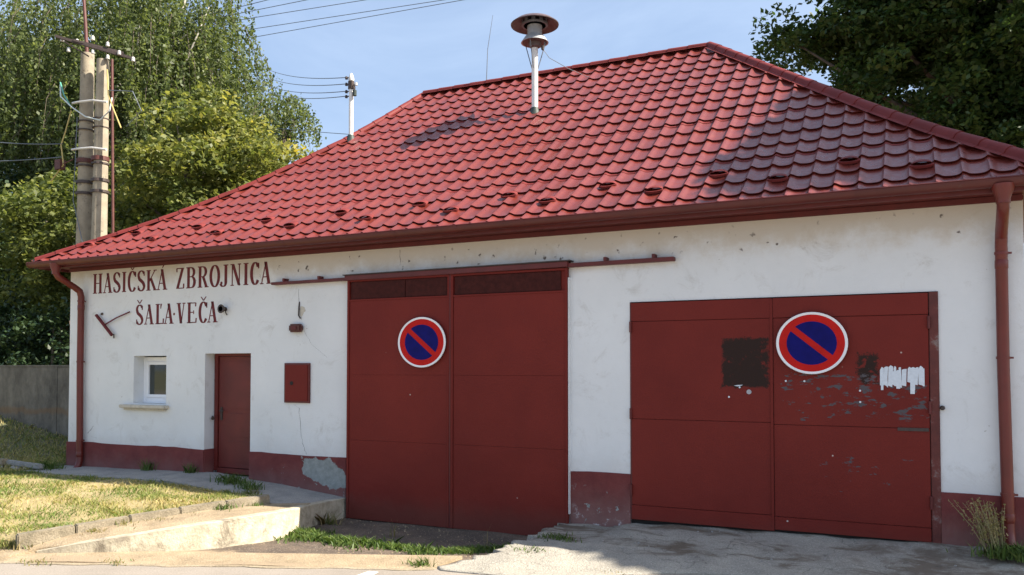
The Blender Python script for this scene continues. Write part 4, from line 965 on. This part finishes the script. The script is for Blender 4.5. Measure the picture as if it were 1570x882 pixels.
arm((-18.12, 2.3, 10.02), (-16.62, 3.3, 9.56), 'iron', .03, .035); arm((-17.75, 2.5, 9.93), (-16.9, 3.2, 9.72), 'iron', .02, .03); arm((-18.3, 2.45, 10.1), (-17.6, 2.8, 9.62), 'iron', .015, .02)
for x, y, z in ((-18.05, 2.43, 9.95), (-17.75, 2.6, 9.91), (-17.91, 2.5, 9.7), (-17.44, 2.78, 10.0), (-17.14, 2.95, 9.86), (-17.43, 2.78, 9.67), (-17.13, 2.95, 9.55), (-16.9, 3.08, 9.66), (-16.62, 3.24, 9.51)): insul(x, y, z-.03, .72)
def ring_arm(z): # pale arm round both poles
    MB().tube([rel(-18.15, 2.8, z+.02), rel(-17.9, 2.76, z), rel(-17.4, 2.76, z-.03), rel(-17.0, 2.85, z-.10)], .028, 8).build('pale_brace', 'ceramic', t, smooth='auto')
ring_arm(8.55); ring_arm(7.42)
for pts, mt in (([(-18.9, 3, 9.2), (-18.6, 2.8, 8.8), (-18.1, 2.74, 8.45), (-17.6, 2.74, 8.15), (-17.1, 2.74, 8.0), (-16.85, 2.8, 8.2), (-16.9, 2.9, 8.55)], 'wirewhite'), ([(-18.9, 3, 9.25), (-18.55, 2.85, 8.85), (-18.2, 2.78, 8.5)], 'wiregreen'),
                ([(-18.2, 2.8, 8.4), (-18.4, 2.8, 7.9), (-18.55, 2.8, 7.6), (-18.45, 2.8, 7.1), (-18.9, 2.8, 6.75)], 'wireyellow'), ([(-16.95, 2.8, 9.2), (-16.9, 2.8, 8.6), (-16.7, 2.8, 8.2), (-16.45, 2.8, 7.75)], 'wireyellow'),
                ([(-17.95, 2.78, 8.2), (-18.0, 2.78, 7), (-18.05, 2.78, 6.2), (-17.6, 2.78, 4.9)], 'wire'), ([(-16.9, 2.8, 8.7), (-16.2, 2.9, 8.6), (-15.9, 2.9, 8.1), (-16.4, 2.9, 7.8)], 'wire'), ([(-18.6, 2.8, 7.1), (-18.1, 2.8, 7.2)], 'rustpaint')):
    MB().tube([rel(*p) for p in pts], .016 if mt != 'wire' else .010, 6).build('cable', mt, t, smooth='auto')
MB().box(*[q for pr in zip(rel(-18.72, 2.75, 7.0), rel(-18.5, 2.9, 7.25)) for q in pr]).build('junction_box', 'rustpaint', t, bevel=.01)

# overhead lines
def line(name, a, b_, sag, label, group=None, r=.010):
    a, b_ = Vector(a), Vector(b_); N = 24; pts = []
    for i in range(N+1):
        q = i/N; p = a.lerp(b_, q); p.z -= sag*4*q*(1-q); pts.append(p-a)
    o = MB().tube(pts, r, 5).build(name, 'wire', smooth=True); o.location = a; return tag(o, label, 'overhead line', group)
GW = 'bare wires crossing the sky from the left tree to the upper right'
def ext(a, b_, k0, k1): a, b_ = Vector(a), Vector(b_); return a+(b_-a)*k0, a+(b_-a)*k1
up = [((-12.111, 2.485, 9), (-7.398, 2.86, 9), 'lowest'), ((-11.887, 2.155, 9), (-7.724, 2.702, 9), 'second from the bottom'), ((-11.428, 1.759, 9), (-9.028, 2.068, 9), 'middle'), ((-11.273, 1.507, 9), (-10.006, 1.593, 9), 'second from the top'), ((-11.295, 1.275, 9), (-10.658, 1.277, 9), 'topmost')]
for q, (a, b_, nm) in enumerate(up):
    b2 = Vector(b_); 
    K = 2.35; O = Vector((0, -10.3, 2.2)); a2 = O+(Vector(a)-O)*K; b2 = O+(b2-O)*K; d = (b2-a2).normalized()
    line('power_line', a2-d*12, a2+d*30, .0, nm+' of the five bare wires crossing the sky above the left tree', GW, .016)
ends = [(-10.207, 3.065, 8.05), (-10.207, 3.065, 7.92), (-10.207, 3.065, 7.77), (-10.207, 3.065, 7.67)]
fars = [(-24.539, 16, 15.009), (-24.535, 16, 14.647), (-24.53, 16, 14.313), (-24.527, 16, 14.035)]
for q, (a, b_) in enumerate(zip(ends, fars)):
    a = Vector(a); f_ = a + (Vector(b_)-a)*1.15
    line('service_line', a, f_, .25, ['topmost', 'second', 'third', 'lowest'][q]+' of the four service wires running left from the roof mast', 'service wires from the roof mast', .009)
line('telephone_line', (-22.753, 15, 11.75), (-7.0, 9.6, 7.9), .1, 'single low wire passing behind the roof mast to the roof edge', r=.012)
line('entry_line', (-24.5, 2.6, 8.75), (-18.5, 2.8, 7.62), .15, 'upper of two wires coming from the left edge to the twin pole', 'wires from the left to the twin pole', .012)
line('entry_line', (-24.5, 2.6, 7.9), (-18.5, 2.8, 7.30), .10, 'lower of two wires coming from the left edge to the twin pole', 'wires from the left to the twin pole', .012)

# ---------------------------------------------------------------- concrete boundary wall on the left
t = thing('boundary_wall', 'stained grey concrete panel wall left of the house', 'wall', loc=(-16, 1.55, .4))
x = -14.27; i = 0
while x > -46:
    wd = 2.45; dy_ = random.uniform(-.010, .010); dz = random.uniform(-.006, .006); zb_ = zbank(x, 1.6)-.4
    MB().box(x-wd+.006, x, 1.52+dy_, 1.62+dy_, zb_, 2.20+dz).build('wall_panel', 'castwall', t, bevel=.008); x -= wd
MB().box(-46, -14.27, 1.50, 1.64, 2.207, 2.245).build('wall_coping', 'castwall', t, bevel=.006)
settle(t)
# a house glimpsed beyond the wall
t = thing('far_house', 'pale house glimpsed through the dark trees above the boundary wall', 'building', loc=(-62, 34, 0))
MB().box(-5, 5, -4, 4, 0, 4).build('wall', 'plaster', t)
MB().add([(-5.3, -4.3, 4), (5.3, -4.3, 4), (5.3, 4.3, 4), (-5.3, 4.3, 4), (-5.3, 0, 6.6), (5.3, 0, 6.6)], [(0,1,5,4),(2,3,4,5),(0,4,3),(1,2,5)]).build('roof', 'cap', t)
for x in (-3, 0, 3):
    wf = MB().box(x-.6, x+.6, -4.06, -4.001, 1.2, 2.6).build('window', 'upvc', t); MB().box(x-.5, x+.5, -4.07, -4.061, 1.3, 2.5).build('pane', 'glass', wf)

# ---------------------------------------------------------------- trees
def crown_pts(blobs, ncl, per, cr, hollow=.45, down=.0):
    """points of leaves gathered in clumps spread through ellipsoids"""
    tot = sum(b_[3]*b_[4]*b_[5] for b_ in blobs); out = []; tn = []
    for cx, cy, cz, rx, ry, rz in blobs:
        k = int(ncl*rx*ry*rz/tot)
        d = RNG.normal(size=(k, 3)); d /= np.linalg.norm(d, axis=1)[:, None]
        rad = RNG.uniform(hollow**2, 1, k)**.5; c_ = np.array([cx, cy, cz]) + d*rad[:, None]*np.array([rx, ry, rz])
        sz = cr*RNG.uniform(.55, 1.25, k)
        p = RNG.normal(size=(k, per, 3)); p /= np.linalg.norm(p, axis=2)[:, :, None]; p *= RNG.uniform(.25, 1, (k, per, 1))**.6
        p *= np.array([1, 1, .62]); p[:, :, 2] -= .25*(p[:, :, 0]**2+p[:, :, 1]**2)
        q = c_[:, None, :] + p*sz[:, None, None]
        out.append(q.reshape(-1, 3)); ct = RNG.uniform(-.22, .22, k); tn.append(np.clip(RNG.normal(.45, .22, (k, per)) + ct[:, None], 0, .99).ravel())
    return np.concatenate(out), np.concatenate(tn)
def trunk(parent, base, top, r, blobs, mat, nl=14, seed=1):
    rnd = random.Random(seed); mb = MB(); b0 = Vector(base); t0 = Vector(top)
    mid = b0.lerp(t0, .5)+Vector((rnd.uniform(-.3, .3), rnd.uniform(-.3, .3), 0))
    mb.tube([b0-parent.location, b0.lerp(mid, .1)-parent.location+Vector((0,0,.1)), mid-parent.location, t0-parent.location], [r*1.35, r, r*.7, r*.28], 12)
    for i in range(nl):
        bl = blobs[i % len(blobs)]; s = b0.lerp(t0, rnd.uniform(.3, .9))
        d = Vector((rnd.gauss(0, 1), rnd.gauss(0, 1), rnd.gauss(.2, .7))).normalized()
        e = Vector(bl[:3]) + Vector((d.x*bl[3]*.85, d.y*bl[4]*.85, d.z*bl[5]*.8)); m_ = s.lerp(e, .5)+Vector((0, 0, rnd.uniform(.1, .7)))
        mb.tube([s-parent.location, m_-parent.location, e-parent.location], [r*.38, r*.2, r*.05], 6)
    mb.build('trunk', mat, parent, smooth=True)
def tree(name, label, base, top, r, blobs, ncl, per, cr, leaf, mat, bark='bark', group=None, drop=.2, hollow=.45, tintfn=None, seed=1):
    t = thing(name, label, 'tree', group, base); trunk(t, base, top, r, blobs, bark, seed=seed)
    P, tn = crown_pts(blobs, ncl, per, cr, hollow)
    if tintfn is not None: tn = tintfn(P, tn)
    leafmesh('crown', P-np.array(base), leaf, mat, t, drop=drop, tint=tn); return t
# linden with yellowing top right behind the pole
def yel(P, tn):
    w_ = np.clip((P[:, 0]+19.6)/2.2, 0, 1)*np.clip((P[:, 2]-8.2)/1.6, 0, 1); return np.clip(tn*.70 + w_*.55*RNG.uniform(.3, 1, len(tn)), 0, 1)
tree('linden_tree', 'bushy yellow-green tree with yellowing leaves at its top right, behind the twin pole', (-20.5, 9, .6), (-20.3, 9, 8.5), .26,
     [(-20.6, 9, 7.7, 3.1, 2.8, 2.9), (-18.6, 9.2, 7.6, 2.4, 2.2, 2.2), (-19.4, 9, 9.6, 1.3, 1.3, 1.5), (-17.2, 9.2, 7.0, 1.5, 1.6, 1.6), (-22.2, 8.8, 6.0, 2.2, 2.2, 2.4), (-19.5, 9, 5.0, 2.6, 2.0, 2.0)], 360, 125, .68, .19, 'linden', tintfn=yel, seed=3)
tree('linden_tree', 'rounded green tree low behind the twin pole, left of the yellowing one', (-25.2, 8, .8), (-25.2, 8, 6.6), .2,
     [(-25.2, 8, 6.2, 3.0, 2.2, 2.6), (-24.0, 8.2, 4.6, 1.9, 1.6, 1.8), (-26.4, 8.4, 5.6, 1.4, 1.4, 1.6)], 250, 120, .7, .19, 'linden', tintfn=lambda P, tn: tn*.5, seed=4)
# weeping birch: long hanging strands
def birch(base, top, blobs, nstr, label, slen, seed, leaf=.18, group=None):
    t = thing('weeping_birch', label, 'tree', group, base); trunk(t, base, top, .38 if slen > 2 else .16, blobs, 'birchbark' if slen > 2 else 'bark', nl=22 if slen > 2 else 9, seed=seed)
    P = []; T = []; tot = sum(b_[3]*b_[4]*b_[5] for b_ in blobs); tw = MB()
    for cx, cy, cz, rx, ry, rz in blobs:
        k = int(nstr*rx*ry*rz/tot); d = RNG.normal(size=(k, 3)); d[:, 2] = d[:, 2]*.9+.15; d /= np.linalg.norm(d, axis=1)[:, None]
        s = np.array([cx, cy, cz]) + d*(RNG.uniform(.25, 1, k)**.5)[:, None]*np.array([rx, ry, rz])
        for i in range(k):
            ln = slen*random.uniform(.5, 1.3); m_ = int(34*ln/slen)+8; q = np.sort(RNG.uniform(0, 1, m_))[:, None]
            out = np.array([d[i, 0], d[i, 1], 0])*.55 + np.array([random.uniform(-.15, .15), random.uniform(-.15, .15), 0])
            p = s[i] + out*np.minimum(1, q*1.6) + np.array([0, 0, -1.])*ln*q**1.25 + RNG.normal(0, .10, (m_, 3))*(1.1-.5*q)
            P.append(p); T.append(np.clip(RNG.normal(.45, .16, m_)+random.uniform(-.32, .32), 0, 1))
            if i % 5 == 0:
                pp = [Vector(s[i]-np.array(base)), Vector(s[i]+out*.7-np.array(base)+np.array([0, 0, -ln*.3])), Vector(s[i]+out-np.array(base)+np.array([0, 0, -ln*.9]))]
                tw.tube(pp, [.018, .012, .005], 4, cap=False)
    tw.build('twigs', 'bark', t, kind='stuff')
    leafmesh('crown', np.concatenate(P)-np.array(base), leaf, 'birch', t, drop=1.5, flat=.0, tint=np.concatenate(T))
    return t
birch((-35, 17, .9), (-34, 17, 19), [(-34, 17, 15.5, 7.6, 6, 6.4), (-31.0, 16, 13.5, 3.8, 4, 5.5), (-29.3, 16, 16.2, 2.0, 3, 3.2), (-40, 16, 13, 5, 5, 6.5), (-33, 18, 9, 6, 4, 4), (-28.6, 16, 19.5, 1.9, 3, 2.6), (-32.5, 18.5, 13, 4.2, 3, 6), (-42, 18, 12, 5, 3, 8), (-36, 19, 16, 6, 3, 6), (-43, 17, 17, 4, 3, 5)], 7000, 'tall weeping birch with hanging strands filling the upper left sky', 2.6, 5)
birch((-24.2, 17, .9), (-23.9, 16.8, 12.5), [(-23.8, 16.5, 13.2, .9, 1.1, .8), (-23.2, 16.5, 12.9, .6, .8, .7), (-24.8, 16.5, 12.0, .9, 1.1, .9)], 150, 'slim young birch showing against the sky right of the yellowing tree', 1.5, 6, .15)
# dark evergreens behind the boundary wall
for k, (x, y, h, lb) in enumerate(((-31, 11, 10, 'dark evergreen tree behind the boundary wall, nearest to the house'), (-37, 12, 12, 'dark evergreen tree behind the boundary wall, second from the house'), (-44, 14, 13, 'dark evergreen tree behind the boundary wall, at the left edge'), (-27.5, 14, 9, 'dark evergreen tree in the shade behind the twin pole'))):
    tree('evergreen_tree', lb, (x, y, .8), (x, y, h-1), .22, [(x, y, h*.52, 3.6, 2.8, h*.46), (x+.5, y, h*.3, 3.9, 3.0, h*.27)], 300, 85, .85, .24, 'ever', group='dark evergreens behind the boundary wall', seed=20+k)
for x, lb in ((-24.0, 'low dark bush behind the boundary wall near the house corner'), (-27.6, 'low dark bush behind the boundary wall at the photo edge')):
    b_ = thing('bush', lb, 'bush', 'dark bushes behind the boundary wall', (x, 6.4, .8))
    P, tn = crown_pts([(x, 6.4, 2.6, 1.9, 1.1, 1.9)], 80, 70, .55); leafmesh('foliage', P-np.array((x, 6.4, .8)), .15, 'ever', b_, tint=tn)
    MB().tube([(0, 0, -.1), (.1, 0, 1.2), (0, .1, 2.6)], [.07, .05, .02], 8).build('stem', 'bark', b_)
# maples on the right
tree('maple_tree', 'big dark maple behind the right end of the roof, its top catching the sun', (3.4, 15, .3), (3.2, 15, 14), .4,
     [(2.6, 15, 12.6, 4.2, 4, 3.6), (.0, 14.5, 12.2, 2.5, 2.6, 2.4), (-2.45, 14.3, 12.3, 1.6, 1.6, 1.6), (1.0, 14, 9.7, 3.0, 2.6, 2.4), (4, 15, 9.4, 3.6, 3, 2.8), (3.6, 14, 7.3, 3.0, 2.6, 2.0), (-1.6, 14.5, 10.7, 1.0, 1.2, 1.0)], 760, 190, .66, .18, 'maple', seed=8)
tree('maple_tree', 'dark maple further back on the right, seen through the nearer crown', (7.5, 24, .3), (7.2, 24, 16), .4,
     [(6, 24, 13, 6.5, 4, 6.0), (0.5, 24.5, 14, 4, 3, 4.0)], 330, 130, 1.0, .25, 'maple', seed=9)
tree('walnut_tree', 'tree standing off to the right whose shade falls on the right end of the roof', (9.2, 4.0, .3), (8.6, 3.7, 12.5), .35,
     [(8.15, 3.5, 11.8, 2.5, 2.5, 2.4), (9.5, 1.95, 10.0, 2.0, 2.0, 2.2), (10.6, 3.2, 11.6, 2.6, 2.6, 2.6)], 900, 100, .65, .32, 'maple', seed=12, hollow=.1)

# ---------------------------------------------------------------- grass and weeds
def scatter(n, xf, zf, dens=None):
    out = []
    while len(out) < n:
        x, y = xf()
        if dens is not None and random.random() > dens(x, y): continue
        out.append((x, y, zf(x, y)-.01))
    return out
def kx(y): return ip(y, [-3.95, -1.10, -.8], [-9.66, -8.44, -8.44])
def lawnpt():
    while True:
        x = -8.4 - abs(random.random())**1.4*14; y = random.uniform(-8.5, -.84)
        if y > redge(x)+.16 and x < kx(y)-.03 and y < ip(x, [-14.6, -8.6], [-.86, -1.08])+random.gauss(0, .03): return x, y
def pn(x, y, s=1.): return .5+.5*math.sin(x*1.7*s+2*math.sin(y*1.3*s))*math.sin(y*2.3*s+1.3*math.sin(x*.9*s))
P = scatter(52000, lawnpt, lambda x, y: zlawn(x, y)+wob(x, y, .018), lambda x, y: .10+.9*pn(x*1.7, y*1.9)**.8)
tn = [min(.99, max(0, random.gauss(.70-.66*pn(x*1.3, y*1.2), .17))) for x, y, z in P]
blades('lawn_grass', P, np.array([.028+.045*pn(x*2.3, y*2.1)*random.uniform(.4, 1.5) for x, y, z in P]), .012, 'grassd', kind='stuff', lean=1.1, tint=np.array(tn))
def bankpt(): return -14.3-random.random()**1.3*12, random.uniform(-1.1, 1.5)
P = scatter(16000, bankpt, lambda x, y: zbank(x, y)+wob(x, y, .03)); tn = [min(.99, max(0, random.gauss(.40+.25*pn(x, y), .22))) for x, y, z in P]
blades('bank_grass', P, .085, .014, 'grassd', kind='stuff', lean=1.1, tint=np.array(tn))
# green grass across the drive
def drg():
    q = random.random()**1.15; x = lerp(-7.62, -5.35, q)+random.gauss(0, .07); y = lerp(-1.60, -1.62, q)+.07*math.sin(q*11)+random.gauss(0, .07+.10*math.sin(q*7+.6)**2); return x, y
P = scatter(2600, drg, lambda x, y: zdrive(x, y)+wob(x, y, .016), lambda x, y: .35+.65*pn(x*3, y*3))
blades('drive_grass', P, np.array([random.uniform(.03, .10)*(.5+pn(x*4, y*4)) for x, y, z in P]), .022, 'grassg', kind='stuff', lean=1.2)
def drg2():
    q = random.random(); return lerp(-5.4, -4.42, q)+random.gauss(0, .06), lerp(-1.75, -.9, q)+random.gauss(0, .10)
P = scatter(1300, drg2, lambda x, y: zdrive(x, y)+wob(x, y, .016), lambda x, y: .3+.7*pn(x*3, y*3))
blades('drive_grass', P, .07, .018, 'grassg', kind='stuff', lean=1.0)
def tuft(x, y, z, n, r, h, mat, label, name='weed', w_=.014, lean=.8, tint=None, cat='weed', group=None):
    P = [(random.gauss(0, r), random.gauss(0, r*.6), -.02) for _ in range(n)]
    o = blades(name, P, h, w_, mat, lean=lean, tint=tint); o.location = (x, y, z); return tag(o, label, cat, group)
tuft(-12.0, -.12, ZP(-12), 60, .06, .20, 'grassg', 'dusty green weed at the foot of the plinth below the window')
tuft(-10.95, -.14, ZP(-10.9), 60, .07, .17, 'grassg', 'green weed at the plinth just left of the door step')
tuft(-9.72, -.45, ZP(-9.7), 200, .14, .15, 'grassg', 'patch of green weeds beside the right end of the door step')
tuft(-9.2, -.62, ZP(-9.2), 110, .12, .13, 'grassg', 'green weeds growing in the path joint right of the door')
tuft(-8.72, -1.05, ZP(-8.7), 50, .06, .15, 'weed', 'yellowish weed at the back corner of the lawn kerb')
tuft(-7.72, -.55, -.12, 90, .10, .20, 'weed', 'flowering weed against the grey end of the retaining wall')
tuft(-14.05, -.5, ZP(-14), 160, .16, .16, 'grassg', 'weeds around the foot of the left downpipe')
tuft(-4.95, -2.45, .0, 90, .08, .10, 'grassg', 'small green tuft at the road edge left of the concrete slab')
tuft(-3.95, -.85, zapr(-3.95, -.85), 200, .13, .06, 'grassg', 'flat green weeds growing on the left end of the concrete slab')
tuft(-4.1, -1.5, zapr(-4.1, -1.5), 120, .14, .05, 'grassg', 'thin green weeds near the ragged left edge of the slab')
tuft(-2.9, -1.86, .01, 60, .10, .04, 'weed', 'mossy tuft between the slab and the road')
tuft(-9.05, -2.95, .2, 60, .10, .08, 'weed', 'dry tuft between the kerb and the retaining wall')
tuft(-8.6, -1.75, .27, 120, .12, .08, 'grassg', 'green tuft between the kerb and the retaining wall near its back end')
tuft(-9.75, -3.9, .06, 220, .15, .10, 'weed', 'scrubby tuft at the front end of the lawn kerb')
tuft(-8.1, redge(-8.1)+.10, .01, 60, .10, .05, 'weed', 'low tuft on the road edge in front of the retaining wall')
tuft(-8.9, redge(-8.9)+.08, .01, 60, .10, .05, 'weed', 'low tuft on the road edge below the lawn kerb')
for q, (x, y, nm) in enumerate(((-8.78, -2.2, 'low dry tuft against the middle of the lawn kerb'), (-8.98, -2.62, 'small dry tuft against the kerb, just in front of the middle'), (-8.52, -1.35, 'short green tuft at the back end of the lawn kerb'), (-9.25, -3.3, 'straw tuft near the front of the lawn kerb'))):
    tuft(x+.12, y, zkerb(y)-.09, 70, .07, .07, 'weed' if q != 2 else 'grassg', nm)
# dry stalks by the right downpipe
t = thing('dry_weed_clump', 'tall dry weed clump with seed heads beside the right downpipe', 'weed', loc=(.78, -.30, .27))
mb = MB(); sp = []
for i in range(46):
    a = random.gauss(-.42, .22); h = random.uniform(.28, .56); x0, y0 = random.gauss(0, .06), random.gauss(0, .05); dy_ = random.uniform(-.25, .15)
    pts = [(x0, y0, -.05), (x0+a*.16, y0+dy_*.3, h*.5), (x0+a*.42*h/.6, y0+dy_*.7, h)]; mb.tube(pts, [.005, .004, .002], 4, cap=False)
    for q in range(16):
        s_ = random.uniform(.35, 1.02); sp.append((lerp(pts[1][0], pts[2][0], max(0, s_*2-1))+random.gauss(0, .014), lerp(pts[1][1], pts[2][1], max(0, s_*2-1))+random.gauss(0, .014), h*s_))
mb.build('stalk', 'weedstalk' if 'weedstalk' in M else simple('weed_stalk', (.26, .23, .11), .8), t)
leafmesh('seed_head', sp, .035, 'weed', t, kind='stuff', drop=-1, flat=0, aspect=2.2, tint=RNG.uniform(.45, 1, len(sp)))
P = [(random.gauss(.16, .16), random.gauss(-.10, .08), -.03) for _ in range(420)]
blades('leaf_blades', P, .14, .016, 'grassg', t, lean=1.0)
tuft(-5.02, -.75, -.09, 5, .02, .30, 'weed', 'thin lone stalk in front of the sliding gate', w_=.008, lean=.5)
tuft(-6.35, -.9, -.09, 10, .03, .22, 'weed', 'tiny pale flowering stalk left of the sliding gate centre', w_=.008, lean=.4)
# rubble and beam at the left, stones on the ground
tb = MB().box(-1.15, 1.15, -.06, .06, 0, .11).build('concrete_beam', 'edge', bevel=.015); tb.location = (-16.2, -.72, .40); tb.rotation_euler = (0, 0, R(3)); tag(tb, 'pale concrete beam lying in the grass left of the house', 'beam')
tb2 = MB().box(-.75, .75, -.05, .05, 0, .09).build('concrete_beam', 'path', bevel=.015); tb2.location = (-14.75, -.62, .39); tb2.rotation_euler = (0, R(1), R(-4)); tag(tb2, 'grey concrete beam lying end to end with the pale one, nearer the downpipe', 'beam')
def stones(n, f, smin, smax, name, mat, kindlabel=None):
    mb = MB()
    for i in range(n):
        x, y, z = f(); s = random.uniform(smin, smax); ph = random.uniform(0, 6); vs = []
        for (a, b_) in ((0, .0), (1, .0), (2, .0), (3, 0), (4, 0)):
            an = ph+a*2*PI/5; rr = s*random.uniform(.7, 1.2); vs.append((x+rr*math.cos(an), y+rr*math.sin(an), z-s*.3)); vs.append((x+rr*.6*math.cos(an), y+rr*.6*math.sin(an), z+s*random.uniform(.3, .6)))
        mb.add(vs, [(a*2, (a*2+2) % 10, (a*2+3) % 10, a*2+1) for a in range(5)]+[(1, 3, 5, 7, 9)])
    return mb.build(name, mat, kind='stuff')
stones(150, lambda: (lambda x, y: (x, y, ZP(x)+.01))(random.uniform(-18.5, -14), random.gauss(-.6, .22)), .012, .05, 'rubble', 'path')
def dpt():
    while True:
        x = random.uniform(-8.2, -4.4); y = random.uniform(-3.3, -.1)
        if y > redge(x)+.12 and x > ip(y, [-3.33, -2.6, -1.8, -.8], [-8.2, -7.6, -7.4, -7.6]) and x < -4.45-(-y)*.05: return x, y, zdrive(x, y)
stones(420, dpt, .004, .016, 'drive_gravel', 'sand')
stones(60, lambda: (lambda x, y: (x, y, zapr(x, y)))(random.uniform(-3.9, 1), random.uniform(-1.2, -.06)), .005, .018, 'slab_gravel', 'path')
